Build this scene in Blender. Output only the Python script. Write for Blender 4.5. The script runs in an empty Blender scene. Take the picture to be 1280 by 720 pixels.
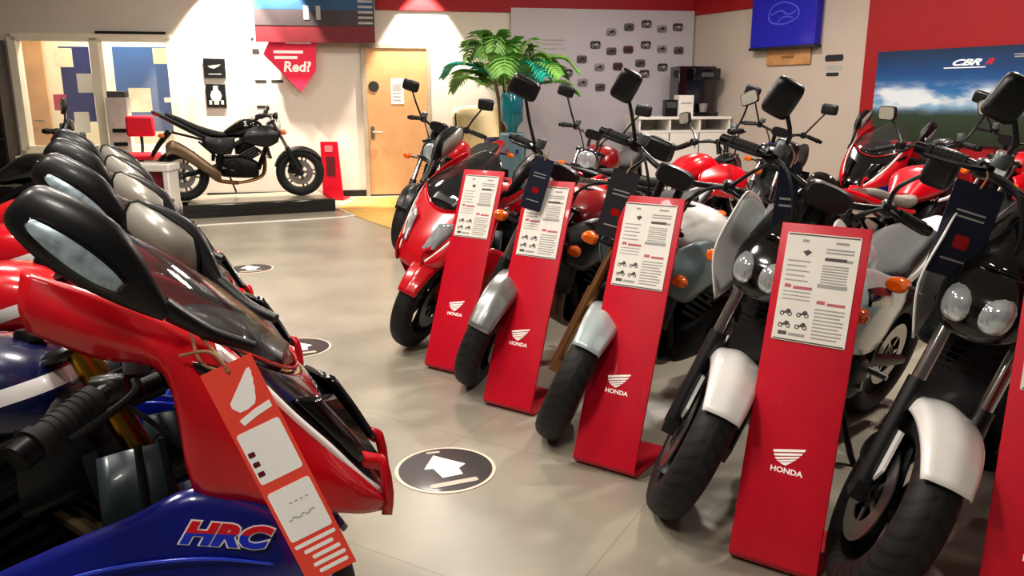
import bpy, bmesh, math, random
from mathutils import Vector as V, Matrix as M
random.seed(7)
COL = bpy.context.scene.collection
PI = math.pi
R = math.radians

# ---------------------------------------------------------------- camera
F = 1000.0; PITCH = R(13.6); CAM_H = 1.45
cam_d = bpy.data.cameras.new('camera'); cam = bpy.data.objects.new('camera', cam_d); COL.objects.link(cam)
cam.location = (0, 0, CAM_H); cam.rotation_euler = (PI/2 - PITCH, 0, 0)
cam_d.sensor_width = 36; cam_d.lens = 36*F/1280; cam_d.clip_start = .02
bpy.context.scene.camera = cam

def ray(px, py):
    u = (px-640)/F; v = (py-360)/F
    return V((u, math.cos(PITCH)-v*math.sin(PITCH), -math.sin(PITCH)-v*math.cos(PITCH)))
def ground(px, py, z=0.0):
    d = ray(px, py); t = (z-CAM_H)/d.z
    return V((d.x*t, d.y*t, z))
def at(px, py, Y):
    d = ray(px, py); t = Y/d.y
    return V((d.x*t, Y, CAM_H+d.z*t))

# ---------------------------------------------------------------- materials
def lin(c):
    if isinstance(c, str):
        c = [int(c[i:i+2], 16)/255 for i in (0, 2, 4)]
        c = [x/12.92 if x < .04045 else ((x+.055)/1.055)**2.4 for x in c]
    return tuple(c)+(1,)
MATS = {}
def mat(name, c, rough=.5, metal=0, coat=0, var=.08, vscale=12, alpha=1, emit=0, bump=0, bscale=200, spec=.5):
    if name in MATS: return MATS[name]
    m = bpy.data.materials.new(name); m.use_nodes = True
    nt = m.node_tree; b = nt.nodes['Principled BSDF']; c = lin(c)
    tc = nt.nodes.new('ShaderNodeTexCoord')
    nz = nt.nodes.new('ShaderNodeTexNoise'); nz.inputs['Scale'].default_value = vscale; nz.inputs['Detail'].default_value = 4
    nt.links.new(tc.outputs['Object'], nz.inputs['Vector'])
    rp = nt.nodes.new('ShaderNodeValToRGB')
    rp.color_ramp.elements[0].position = .3; rp.color_ramp.elements[1].position = .7
    rp.color_ramp.elements[0].color = tuple(max(0, x*(1-var)) for x in c[:3])+(1,)
    rp.color_ramp.elements[1].color = tuple(min(1, x*(1+var)) for x in c[:3])+(1,)
    nt.links.new(nz.outputs['Fac'], rp.inputs['Fac']); nt.links.new(rp.outputs['Color'], b.inputs['Base Color'])
    b.inputs['Roughness'].default_value = rough; b.inputs['Metallic'].default_value = metal
    b.inputs['Coat Weight'].default_value = coat; b.inputs['Coat Roughness'].default_value = .06
    b.inputs['Alpha'].default_value = alpha; b.inputs['Specular IOR Level'].default_value = spec
    if emit:
        nt.links.new(rp.outputs['Color'], b.inputs['Emission Color']); b.inputs['Emission Strength'].default_value = emit
    if bump:
        n2 = nt.nodes.new('ShaderNodeTexNoise'); n2.inputs['Scale'].default_value = bscale
        nt.links.new(tc.outputs['Object'], n2.inputs['Vector'])
        bp = nt.nodes.new('ShaderNodeBump'); bp.inputs['Strength'].default_value = bump; bp.inputs['Distance'].default_value = .002
        nt.links.new(n2.outputs['Fac'], bp.inputs['Height']); nt.links.new(bp.outputs['Normal'], b.inputs['Normal'])
    MATS[name] = m; return m

def mth(nt, op, a, b=None):
    n = nt.nodes.new('ShaderNodeMath'); n.operation = op
    for i, x in enumerate((a, b)):
        if x is None: continue
        if isinstance(x, (int, float)): n.inputs[i].default_value = x
        else: nt.links.new(x, n.inputs[i])
    return n.outputs[0]

RED = mat('red_paint', 'C60A1E', .25, 0, .8)
RED_DARK = mat('dark_red_paint', '8E0716', .3, 0, .6)
STAND_RED = mat('red_powder_coat', 'C80028', .42, 0, .2, .04)
WALL_RED = mat('red_wall_paint', '9C0A16', .6, 0, 0, .06, 2)
BLUE = mat('blue_paint', '0A1678', .22, 0, .9)
NAVY = mat('navy_paint', '0A1240', .25, 0, .9)
WHITE = mat('white_paint', 'F2F2F0', .25, 0, .7, .02)
PALE = mat('pale_silver_blue_paint', 'C4D4D6', .28, .25, .6, .03)
SILVER = mat('silver_paint', '9A9C9C', .3, .6, .4, .05)
GREY = mat('grey_paint', '5C6264', .32, .35, .4, .05)
GREYBLUE = mat('grey_blue_plastic', '6E8083', .4, .1, .2, .05)
BLACK = mat('black_plastic', '101012', .38, 0, .1, .15)
GLOSS = mat('gloss_black', '08080A', .14, 0, .8, .1)
DARKMET = mat('dark_metal', '19191B', .4, .7, 0, .25, 30)
ENGINE = mat('engine_casting', '1E1E1F', .45, .75, 0, .3, 25, bump=.15)
ALU = mat('aluminium', 'A8A8A6', .28, .95, 0, .08)
CHROME = mat('chrome', 'D0D0D2', .1, 1, 0, .03)
GOLD = mat('gold_anodised', 'B98A2C', .25, .95, 0, .08)
BRONZE = mat('bronze_metal', '8A6442', .3, .8, 0, .1)
TITAN = mat('titanium_brown', '7D6A54', .35, .6, 0, .15, 8)
RUBBER = mat('rubber', '121212', .75, 0, 0, .2, 40, bump=.2)
SEAT = mat('seat_vinyl', '151516', .6, 0, 0, .2, 20, bump=.25, bscale=120)
SEATGREY = mat('grey_seat_vinyl', '77756F', .55, 0, 0, .08, 20, bump=.25, bscale=120)
ORANGE = mat('amber_lens', 'D8640C', .15, 0, .6, .1)
REDLENS = mat('red_lens', 'B01018', .12, 0, .6, .1)
LENS = mat('clear_lens', 'C9D2D6', .06, .55, .5, .25, 25)
SMOKELENS = mat('smoked_lens', '4A4E52', .1, .4, .5, .2, 20)
STRIP = mat('mirror_lens_strip', 'A4B6C0', .3, .2, .4, .35, 40)
MGLASS = mat('mirror_glass', 'A8A59C', .3, .25, .1, .05)
SCREEN = mat('smoked_screen', '3A3A3C', .05, 0, .5, .02, alpha=.32)
MSCREEN = mat('mid_smoked_screen', '26282A', .06, 0, .6, .02, alpha=.62)
DSCREEN = mat('dark_screen', '0C0C0E', .08, 0, .6, .02, alpha=.9)
PAPER = mat('paper', 'E9E6DF', .7, 0, 0, .03)
PRINT = mat('print_grey', 'A8A6A4', .8, 0, 0, .1)
PRINTDK = mat('print_dark', '2A2A2C', .8, 0, 0, .1)
PRINTRED = mat('print_red', 'C07078', .8, 0, 0, .1)
TAGRED = mat('tag_card_red', 'EE5240', .6, 0, 0, .03, emit=.12)  # slight glow put in to brighten the shaded card
TAGNAVY = mat('tag_card_navy', '1C2238', .5, 0, 0, .1)
TAGGREY = mat('tag_card_charcoal', '2E2C32', .5, 0, 0, .1)
TAGWHITE = mat('tag_white', 'FBFAF6', .6, 0, 0, .01, emit=.12)  # slight glow put in so the white parts look brighter
STRING = mat('string', '9C7A5A', .8)
WOOD = None

def tread_material():
    m = bpy.data.materials.new('tyre_tread'); m.use_nodes = True
    nt = m.node_tree; b = nt.nodes['Principled BSDF']
    tc = nt.nodes.new('ShaderNodeTexCoord'); sp = nt.nodes.new('ShaderNodeSeparateXYZ')
    nt.links.new(tc.outputs['Object'], sp.inputs[0])
    ang = mth(nt, 'ARCTAN2', sp.outputs['Z'], sp.outputs['X'])
    ay = mth(nt, 'ABSOLUTE', sp.outputs['Y'])
    s = mth(nt, 'SINE', mth(nt, 'ADD', mth(nt, 'MULTIPLY', ang, 34.0), mth(nt, 'MULTIPLY', ay, 95.0)))
    g = mth(nt, 'GREATER_THAN', s, .55)
    g = mth(nt, 'MULTIPLY', g, mth(nt, 'GREATER_THAN', ay, .009))
    mx = nt.nodes.new('ShaderNodeMix'); mx.data_type = 'RGBA'
    mx.inputs['A'].default_value = lin('1A1A1A'); mx.inputs['B'].default_value = lin('060606')
    nt.links.new(g, mx.inputs['Factor']); nt.links.new(mx.outputs['Result'], b.inputs['Base Color'])
    b.inputs['Roughness'].default_value = .62
    bp = nt.nodes.new('ShaderNodeBump'); bp.invert = True; bp.inputs['Strength'].default_value = .8; bp.inputs['Distance'].default_value = .004
    nt.links.new(g, bp.inputs['Height']); nt.links.new(bp.outputs['Normal'], b.inputs['Normal'])
    return m
TREAD = tread_material()

def banded(name, axis, stops, rough=.25, coat=.8, noise=0.0, nscale=3):
    """paint whose colour is banded along an object-space direction"""
    m = bpy.data.materials.new(name); m.use_nodes = True
    nt = m.node_tree; b = nt.nodes['Principled BSDF']
    tc = nt.nodes.new('ShaderNodeTexCoord'); d = nt.nodes.new('ShaderNodeVectorMath'); d.operation = 'DOT_PRODUCT'
    nt.links.new(tc.outputs['Object'], d.inputs[0]); d.inputs[1].default_value = axis
    r = nt.nodes.new('ShaderNodeValToRGB'); r.color_ramp.interpolation = 'CONSTANT'
    while len(r.color_ramp.elements) < len(stops): r.color_ramp.elements.new(.5)
    for e, (p, c) in zip(r.color_ramp.elements, stops): e.position = p; e.color = lin(c)
    nt.links.new(d.outputs['Value'], r.inputs['Fac']); nt.links.new(r.outputs['Color'], b.inputs['Base Color'])
    b.inputs['Roughness'].default_value = rough; b.inputs['Coat Weight'].default_value = coat
    return m
TANK_TRI = banded('tricolour_tank', (-.25, 0, .95), [(0, '070D34'), (.905, '0A1240'), (.955, 'F0F0F0'), (.985, '0A1240')])
TANK_WR = banded('white_red_tank', (-.3, 0, .95), [(0, 'C60A1E'), (.96, 'F0F0F0'), (.995, 'C60A1E')])
TANK_REDW = banded('red_tank_white_flash', (.55, 0, 1), [(0, 'C60A1E'), (.43, 'F0F0F0'), (.45, '101012'), (.465, 'C60A1E')])

# ---------------------------------------------------------------- mesh builder
def cat(pts, n=5, closed=False):
    pts = [V(p) for p in pts]
    if len(pts) < 3 and not closed: return pts
    out = []; N = len(pts)
    for i in range(N if closed else N-1):
        if closed: a, b, c, d = (pts[(i+k) % N] for k in (-1, 0, 1, 2))
        else: a, b, c, d = pts[max(i-1, 0)], pts[i], pts[i+1], pts[min(i+2, N-1)]
        for k in range(n):
            t = k/n
            out.append(.5*((2*b)+(c-a)*t+(2*a-5*b+4*c-d)*t*t+(3*b-a-3*c+d)*t**3))
    if not closed: out.append(pts[-1])
    return out

class MB:
    def __init__(s): s.v = []; s.f = []; s.sm = []; s.mi = []
    def add(s, vs, fs, smooth=True, mi=0):
        o = len(s.v); s.v += [V(p) for p in vs]
        for f in fs: s.f.append([i+o for i in f]); s.sm.append(smooth); s.mi.append(mi)
        return s
    def box(s, c, d, rot=None, mi=0):
        x, y, z = d[0]/2, d[1]/2, d[2]/2
        vs = [V((a*x, b*y, e*z)) for e in (-1, 1) for b in (-1, 1) for a in (-1, 1)]
        if rot is not None: vs = [rot @ p for p in vs]
        vs = [p+V(c) for p in vs]
        return s.add(vs, [(0, 2, 3, 1), (4, 5, 7, 6), (0, 1, 5, 4), (2, 6, 7, 3), (0, 4, 6, 2), (1, 3, 7, 5)], False, mi)
    def loft(s, rings, caps=True, closed=True, mi=0, smooth=True):
        n = len(rings[0]); vs = [p for r in rings for p in r]; fs = []
        for i in range(len(rings)-1):
            for j in range(n if closed else n-1):
                k = (j+1) % n
                fs.append((i*n+j, i*n+k, (i+1)*n+k, (i+1)*n+j))
        if caps and closed:
            fs.append(list(range(n))[::-1]); fs.append([(len(rings)-1)*n+j for j in range(n)])
        return s.add(vs, fs, smooth, mi)
    def tube(s, pts, r, n=10, spl=4, mi=0, closed=False):
        pts = cat(pts, spl, closed) if spl > 1 else [V(p) for p in pts]
        N = len(pts); rings = []; up = None
        for i, p in enumerate(pts):
            t = (pts[(i+1) % N] if (closed or i < N-1) else p)-(pts[i-1] if (closed or i > 0) else p)
            t.normalize()
            if up is None: up = V((0, 0, 1)) if abs(t.z) < .9 else V((1, 0, 0))
            a = t.cross(up).normalized(); up = a.cross(t)
            rr = r if not isinstance(r, (list, tuple)) else r[0]+(r[1]-r[0])*i/(N-1)
            rings.append([p+(a*math.cos(2*PI*k/n)+up*math.sin(2*PI*k/n))*rr for k in range(n)])
        if closed: rings.append(rings[0]); return s.loft(rings, False, True, mi)
        return s.loft(rings, True, True, mi)
    def lathe(s, prof, m=M(), n=32, closed=False, mi=0):
        rings = [[m @ V((r*math.cos(2*PI*k/n), r*math.sin(2*PI*k/n), h)) for k in range(n)] for r, h in prof]
        if closed: rings.append(rings[0])
        return s.loft(rings, not closed, True, mi)
    def prism(s, out, h, m=M(), mi=0, smooth=False):
        n = len(out); vs = [m @ V((x, y, 0)) for x, y in out]+[m @ V((x, y, h)) for x, y in out]
        fs = [list(range(n))[::-1], list(range(n, 2*n))]+[(i, (i+1) % n, (i+1) % n+n, i+n) for i in range(n)]
        return s.add(vs, fs, smooth, mi)
    def sheet(s, rows, mi=0, refine=4):
        if refine > 1:
            rows = [cat(r, refine) for r in rows]
            cols = [cat([r[j] for r in rows], refine) for j in range(len(rows[0]))]
            rows = [[c[i] for c in cols] for i in range(len(cols[0]))]
        return s.loft(rows, False, False, mi)
    def body(s, st, n=20, mi=0, refine=4):
        """loft along x: stations (x, y0, z0, half width, half height, power)"""
        ctrl = cat([(a[0], a[2], a[3]) for a in st], refine); c2 = cat([(a[1], a[4], a[5]) for a in st], refine); rings = []
        for a, b in zip(ctrl, c2):
            x, z0, w = a; y0, h, p = b; ring = []
            for k in range(n):
                t = 2*PI*k/n; c, d = math.cos(t), math.sin(t)
                ring.append(V((x, y0+w*math.copysign(abs(c)**(2/p), c), z0+h*math.copysign(abs(d)**(2/p), d))))
            rings.append(ring)
        return s.loft(rings, True, True, mi)
    def mesh(s, m): s.add([m @ V(v.co) for v in m_verts(m)], []) ; return s
    def build(s, name, mats, parent=None, mx=None, bevel=0, solid=0, sub=0, ang=40, props=None):
        me = bpy.data.meshes.new(name); loc = V((0, 0, 0))
        if parent is None and mx is None and s.v:
            lo = V([min(p[i] for p in s.v) for i in range(3)]); hi = V([max(p[i] for p in s.v) for i in range(3)])
            loc = V(((lo.x+hi.x)/2, (lo.y+hi.y)/2, lo.z))
        me.from_pydata([tuple(p-loc) for p in s.v], [], s.f)
        if not isinstance(mats, (list, tuple)): mats = [mats]
        for x in mats: me.materials.append(x)
        bm = bmesh.new(); bm.from_mesh(me); bmesh.ops.recalc_face_normals(bm, faces=bm.faces); bm.to_mesh(me); bm.free()
        for p, a, b in zip(me.polygons, s.sm, s.mi): p.use_smooth = True; p.material_index = b
        me.set_sharp_from_angle(angle=R(ang))
        o = bpy.data.objects.new(name, me); COL.objects.link(o)
        if solid:
            q = o.modifiers.new('thick', 'SOLIDIFY'); q.thickness = solid; q.offset = 0
        if sub:
            q = o.modifiers.new('sub', 'SUBSURF'); q.levels = sub; q.render_levels = sub
        if bevel:
            q = o.modifiers.new('bevel', 'BEVEL'); q.width = bevel; q.segments = 2; q.limit_method = 'ANGLE'; q.angle_limit = R(35)
        o.location = loc
        if parent is not None: o.parent = parent
        if mx is not None: o.matrix_local = mx
        if props:
            for k, x in props.items(): o[k] = x
        return o

def tag(o, label, catg, group=None):
    o['label'] = label; o['category'] = catg
    if group: o['group'] = group
    return o
def thing(name, label, catg, loc=(0, 0, 0), rz=0, group=None):
    o = bpy.data.objects.new(name, None); COL.objects.link(o); o.empty_display_size = .1
    o.location = loc; o.rotation_euler = (0, 0, rz)
    return tag(o, label, catg, group)
def struct(o): o['kind'] = 'structure'; return o
def copy_tree(o, parent=None):
    c = o.copy(); COL.objects.link(c); c.parent = parent
    for ch in list(o.children): copy_tree(ch, c)
    return c
def axes(o, x, y):
    """matrix with local x, y axes given, z out of the surface"""
    x = V(x).normalized(); z = x.cross(V(y)).normalized(); y = z.cross(x)
    m = M((x, y, z)).transposed().to_4x4(); m.translation = V(o); return m
def text_into(mb, s, size, m, depth=.001, mi=0, align='CENTER', shear=0, bold=0, sx=1):
    cu = bpy.data.curves.new('lettering', 'FONT'); cu.body = s; cu.size = size; cu.align_x = align; cu.align_y = 'CENTER'
    cu.extrude = depth/2; cu.shear = shear; cu.offset = bold; cu.resolution_u = 3
    o = bpy.data.objects.new('lettering', cu); COL.objects.link(o)
    bpy.context.view_layer.update()
    me = bpy.data.meshes.new_from_object(o.evaluated_get(bpy.context.evaluated_depsgraph_get()))
    mb.add([m @ V((v.co.x*sx, v.co.y, v.co.z+depth/2)) for v in me.vertices], [list(p.vertices) for p in me.polygons], False, mi)
    bpy.data.objects.remove(o); bpy.data.meshes.remove(me); bpy.data.curves.remove(cu)

WING = [[(0, .66), (.5, .84), (1, 1), (.965, .87), (.5, .70), (.03, .53)],
        [(.045, .47), (.5, .64), (.93, .78), (.885, .66), (.5, .51), (.075, .36)],
        [(.09, .30), (.5, .46), (.85, .60), (.795, .48), (.5, .36), (.14, .21)],
        [(.16, .17), (.5, .31), (.76, .43), (.70, .32), (.45, .20), (.25, .11)],
        [(.27, .08), (.5, .19), (.67, .27), (.46, .0), (.37, .02)]]
def wing(mb, w, h, m, depth=.001, mi=0, flip=False):
    for f in WING:
        mb.prism([(((1-x) if flip else x)*w-w/2, y*h-h/2) for x, y in f], depth, m, mi)
def rrect(w, h, r, n=5, cx=0, cy=0):
    out = []
    for k, (sx, sy) in enumerate(((1, 1), (-1, 1), (-1, -1), (1, -1))):
        for i in range(n+1):
            a = PI/2*k+PI/2*i/n
            out.append((cx+sx*(w/2-r)+r*math.cos(a), cy+sy*(h/2-r)+r*math.sin(a)))
    return out
ROTX = M.Rotation(PI/2, 4, 'X')
def mirror_pts(pts): return [V((p[0], -p[1], p[2])) for p in pts]
#BIKE
# ---------------------------------------------------------------- motorcycles
# bike space: x forward, y to the rider's left, z up; origin on the floor below the front axle
RF = .305; WB = 1.42; RAKE = R(25)
SAX = V((-math.sin(RAKE), 0, math.cos(RAKE)))
def steer_matrix(a):
    p = V((-.035, 0, RF)); return M.Translation(p) @ M.Rotation(a, 4, SAX) @ M.Translation(-p)

def wheel(root, x, rad, w, mx, rim_mat, name, spokes=5):
    base = mx @ M.Translation((x, 0, rad)) if mx is not None else M.Translation((x, 0, rad))
    rr = rad-.095
    b = MB()
    b.lathe([(rr+.012, -w*.36), (rr+.012, w*.36), (rr-.012, w*.36), (rr-.02, w*.2), (rr-.022, 0), (rr-.02, -w*.2), (rr-.012, -w*.36)], ROTX, 40, True)
    b.lathe([(.012, -.06), (.045, -.06), (.05, -.03), (.04, 0), (.05, .03), (.045, .06), (.012, .06)], ROTX, 20, True)
    for k in range(spokes):
        a = 2*PI*k/spokes
        for d in (-.17, .17):
            b.tube([(math.cos(a)*.035, 0, math.sin(a)*.035), (math.cos(a+d*.4)*rr*.5, 0, math.sin(a+d*.4)*rr*.5), (math.cos(a+d)*(rr-.012), 0, math.sin(a+d)*(rr-.012))], [.016, .010], 8, 3)
    wh = b.build(name, rim_mat, root, base)
    t = MB(); prof = []
    for k in range(22):
        a = 2*PI*k/22; c, d = math.cos(a), math.sin(a)
        prof.append((rad-.058+.058*math.copysign(abs(c)**.9, c), w*.5*math.copysign(abs(d)**.8, d)))
    t.lathe(prof, ROTX, 56, True); t.build('tyre', TREAD, wh)
    d = MB()
    for s in ((1, -1) if spokes < 10 else (1,)):
        h = .062*s
        d.lathe([(.09, h), (.152, h), (.152, h+.005*s), (.09, h+.005*s)], ROTX, 40, True)
        for k in range(6):
            a = 2*PI*k/6; d.box((math.cos(a)*.07, -h, math.sin(a)*.07), (.05, .006, .016), M.Rotation(-a, 3, 'Y'))
    d.build('brake_disc', ALU, wh)
    return wh

def fender_part(root, mx, m, a0, a1, w, drop, rad=RF+.022):
    rows = []
    for i in range(9):
        a = R(a0+(a1-a0)*i/8); row = []
        tap = 1-.55*abs(i/8-.5)**2*4*.5
        for y, k in ((-1, drop), (-.9, drop*.35), (-.55, .006), (0, -.006), (.55, .006), (.9, drop*.35), (1, drop)):
            r = rad-k*(.5+.5*math.sin(PI*i/8)); row.append((math.cos(a)*r, y*w*tap, RF+math.sin(a)*r))
        rows.append(row)
    b = MB().sheet(rows, refine=3)
    for s in (-1, 1):
        b.prism([(-.02, .30), (-.16, .33), (-.11, .50), (-.03, .53), (.02, .42)], .006, M.Translation((0, s*(w*.9), -.02)) @ ROTX)
    return b.build('front_fender', m, root, mx, solid=.004)

def hand_controls(root, mx, c, ends, inner, bar_mat=BLACK):
    """handlebar with grips, levers, switch boxes"""
    b = MB()
    if c.get('clipon'):
        for s in (-1, 1):
            e = V(ends); i = V(inner)
            b.tube([(e.x, s*e.y, e.z), (i.x, s*i.y, i.z), (i.x+.05, s*(i.y-.12), i.z+.02)], .013, 10, 3)
            b.tube([(-.36, s*.115, .84), (-.385, s*.115, .905)], .036, 16, 1)
    else:
        e = V(ends); i = V(inner)
        b.tube([(e.x, -e.y, e.z), (i.x, -i.y, i.z), (-.335, -.1, i.z-.015), (-.325, 0, i.z-.035), (-.335, .1, i.z-.015), (i.x, i.y, i.z), (e.x, e.y, e.z)], .0125, 10, 5)
        for s in (-1, 1): b.tube([(-.33, s*.04, 1.0), (-.328, s*.04, i.z-.01)], .018, 10, 1)
    hb = b.build('handlebar', bar_mat, root, mx)
    for s in (-1, 1):
        e = V((ends[0], s*ends[1], ends[2])); i = V((inner[0], s*inner[1], inner[2])); d = (e-i).normalized()
        g = MB(); L = (e-i).length
        gr = 1.45 if c.get('clipon') else 1.0
        g.tube([i+d*.015, i+d*(L-.035)], .0185*gr, 16, 1)
        for k in range(7): g.tube([i+d*(.03+k*.014), i+d*(.034+k*.014)], .0198*gr, 16, 1)
        g.tube([i+d*(L-.05), i+d*(L-.035)], .0225*gr, 16, 1)
        g.build('grip', RUBBER, hb)
        w = MB(); w.tube([i+d*(L-.033), i+d*(L-.012), i+d*L], .018*gr, 14, 1); w.build('bar_end_weight', DARKMET, hb)
        q = MB(); q.body([(i.x-.025, i.y-s*.03, i.z, .02, .025, 3), (i.x+.01, i.y-s*.03, i.z, .03, .03, 3), (i.x+.035, i.y-s*.03, i.z+.004, .022, .022, 3)], 12, refine=2)
        q.build('switch_box', BLACK, hb)
        l = MB(); p = i-d*.03+V((.035, 0, 0))
        l.tube([p, p+d*.05+V((.03, 0, 0)), p+d*.15+V((.015, 0, -.005)), p+d*.17+V((.01, 0, -.003))], [.009, .006], 8, 4)
        l.build('lever', DARKMET, hb)
    r = MB(); p = V((inner[0]+.05, -inner[1]+.05, inner[2]+.025)); r.lathe([(.0, 0), (.024, 0), (.026, .035), (.022, .045), (0, .045)], M.Translation(p), 16)
    r.build('brake_reservoir', GREY, hb)
    return hb

def mirror_part(root, mx, base, elbow, head, size, yaw=0, tilt=0, roll=0, shape=5, body=BLACK, glass=MGLASS):
    """stalk and shell; the glass looks backwards (-x) before the yaw"""
    b = MB(); b.tube([base, elbow, head], [.009, .007], 8, 4)
    mm = M.Translation(head) @ M.Rotation(yaw, 4, 'Z') @ M.Rotation(tilt, 4, 'Y') @ M.Rotation(roll, 4, 'X')
    w, h = size; rings = []; n = 24
    for x, k in ((.022, .6), (.020, .82), (.012, .96), (0, 1.0), (-.010, 1.0), (-.013, .95)):
        rings.append([mm @ V((x, k*w/2*math.copysign(abs(math.cos(2*PI*j/n))**(2/shape), math.cos(2*PI*j/n)), k*h/2*math.copysign(abs(math.sin(2*PI*j/n))**(2/shape), math.sin(2*PI*j/n)))) for j in range(n)])
    b.loft(rings)
    o = b.build('mirror', body, root, mx)
    g = MB(); out = [(w*.45*math.copysign(abs(math.cos(2*PI*j/n))**(2/shape), math.cos(2*PI*j/n)), h*.43*math.copysign(abs(math.sin(2*PI*j/n))**(2/shape), math.sin(2*PI*j/n))) for j in range(n)]
    g.add([mm @ V((-.0135, y, z)) for y, z in out], [list(range(n))], False); g.build('mirror_glass', glass, o)
    return o

def indicator_part(root, mx, base, tip, m=ORANGE, sz=.03):
    b = MB(); base = V(base); tip = V(tip); b.tube([base, tip], .009, 8, 1)
    o = b.build('indicator', BLACK, root, mx)
    d = (tip-base).normalized(); q = MB()
    s = 1 if d.y > 0 else -1
    q.body([(tip.x-.03, tip.y, tip.z, sz*.4, sz*.35, 2.2), (tip.x-.01, tip.y+s*.012, tip.z, sz, sz*.75, 2.4), (tip.x+.025, tip.y+s*.016, tip.z, sz*1.15, sz*.8, 2.4), (tip.x+.04, tip.y+s*.016, tip.z, sz*.8, sz*.5, 2.2)], 14, refine=3)
    q.build('indicator_lens', m, o)

def make_bike(name, label, catg, pos, heading, lean=-.17, steer=0, scale=1.0, group=None, c=None):
    c = c or {}
    root = thing(name, label, catg, (0, 0, 0), 0, group)
    wx = c.get('wx', 0); S = M.Translation((wx, 0, 0)) @ steer_matrix(steer)
    kind = c.get('kind', 'naked'); sport = kind == 'sport'; adv = kind == 'adv'
    wm = c.get('wheel', DARKMET); tm = c.get('tank', RED); pm = c.get('panel', tm)
    # wheels
    wheel(root, 0, RF, c.get('wf', .122), S, wm, 'front_wheel')
    wheel(root, -WB, RF+.008, c.get('wr', .17), None, wm, 'rear_wheel')
    # front end
    top = V((0, 0, RF))+SAX*.76
    for s in (-1, 1):
        f = MB(); y = s*.098
        f.tube([V((0, y, RF)), V((0, y, RF))+SAX*(.36 if not sport else .3)], .029, 14, 1)
        f.box((0, y, RF), (.05, .045, .06))
        fk = f.build('fork_leg', c.get('slider', BLACK), root, S)
        u = MB(); u.tube([V((0, y, RF))+SAX*.3, V((0, y, RF))+SAX*(.74 if not sport else .70)], .0215 if not sport else .028, 14, 1)
        u.build('fork_tube', c.get('tube', CHROME), fk)
        if sport:
            w = MB(); w.tube([V((0, y, RF))+SAX*.70, V((0, y, RF))+SAX*.735], .02, 14, 1); w.build('fork_cap', GOLD, fk)
        q = MB(); q.body([(-.14, y*.98, RF+.07, .022, .02, 3), (-.10, y*.98, RF+.09, .03, .06, 3.5), (-.05, y*.98, RF+.10, .022, .03, 3)], 12, refine=2)
        q.build('brake_caliper', c.get('caliper', DARKMET), root, S)
    t = MB()
    for h in ((.56, .71) if not sport else (.56, .685)):
        p = V((-.02, 0, RF))+SAX*h
        t.body([(p.x-.065, 0, p.z-.03, .03, .014, 3), (p.x-.03, 0, p.z-.012, .13, .016, 4), (p.x+.03, 0, p.z+.014, .135, .016, 4), (p.x+.045, 0, p.z+.02, .1, .012, 3)], 16, refine=2)
    t.build('triple_clamp', BLACK, root, S)
    fender_part(root, S, c.get('fender', BLACK), c.get('fa0', 28), c.get('fa1', 165), c.get('fw', .078), c.get('fdrop', .05), RF+c.get('fgap', .022))
    # engine and chassis
    e = MB()
    e.body([(-.98, 0, .40, .09, .09, 4), (-.94, 0, .41, .14, .13, 4), (-.72, 0, .40, .16, .14, 4), (-.56, 0, .37, .15, .11, 4), (-.52, 0, .37, .10, .08, 4)], 20)
    for k in range(6): e.box((-.60-.012*k, 0, .50+.028*k), (.23, .27, .014), M.Rotation(R(-28), 3, 'Y'))
    e.body([(-.78, 0, .60, .1, .05, 4), (-.70, 0, .66, .14, .09, 4), (-.58, 0, .70, .13, .06, 4), (-.54, 0, .70, .1, .04, 4)], 16)
    eng = e.build('engine', ENGINE, root)
    q = MB()
    for s in (-1,): q.lathe([(0, 0), (.085, 0), (.095, .012), (.085, .03), (.05, .036), (0, .036)], M.Translation((-.82, s*.15, .40)) @ M.Rotation(-s*PI/2, 4, 'X'), 28)
    q.build('engine_cover', c.get('cover', DARKMET), eng)
    q = MB(); q.lathe([(0, 0), (.085, 0), (.095, .012), (.085, .03), (.05, .036), (0, .036)], M.Translation((-.82, .15, .40)) @ M.Rotation(-PI/2, 4, 'X'), 28); q.build('engine_cover', c.get('cover', DARKMET), eng)
    f = MB()
    for s in (-1, 1):
        f.tube([(-.32, s*.03, .86), (-.5, s*.13, .80), (-.8, s*.15, .66), (-.98, s*.13, .52), (-.98, s*.12, .32)], .026, 10, 4)
        f.tube([(-.86, s*.14, .64), (-1.15, s*.11, .74), (-1.5, s*.07, .84)], .014, 8, 4)
        f.tube([(-.98, s*.12, .5), (-1.2, s*.11, .72)], .013, 8, 1)
        if not sport: f.tube([(-.34, s*.04, .80), (-.44, s*.10, .55), (-.52, s*.10, .36)], .019, 8, 4)
    f.build('frame', c.get('frame', DARKMET), root)
    w = MB()
    for s in (-1, 1): w.tube([(-.96, s*.10, .42), (-1.2, s*.115, .36), (-WB, s*.12, RF+.008)], [.035, .022], 10, 4)
    w.tube([(-1.08, -.11, .40), (-1.08, .11, .40)], .03, 8, 1)
    w.build('swingarm', c.get('swing', DARKMET), root)
    x = MB(); x.tube([(-1.02, 0, .74), (-1.05, 0, .48)], .02, 8, 1)
    for k in range(7): x.lathe([(.030, -.006), (.038, 0), (.030, .006), (.024, 0)], M.Translation((-1.02-.004*k, 0, .70-.032*k)), 16, True)
    x.build('shock_absorber', RED if c.get('redspring') else DARKMET, root)
    p = MB()
    for s in (-.07, -.025, .025, .07): p.tube([(-.53, s, .62), (-.44, s, .52), (-.46, s*.8, .30), (-.62, s*.5-.01, .22), (-.80, -.04, .20)], .018, 8, 4)
    p.tube([(-.78, -.04, .20), (-1.0, -.12, .24), (-1.12, -.17, .34)], .026, 10, 4)
    p.build('exhaust_header', c.get('pipe', TITAN), root)
    m = MB()
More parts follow.
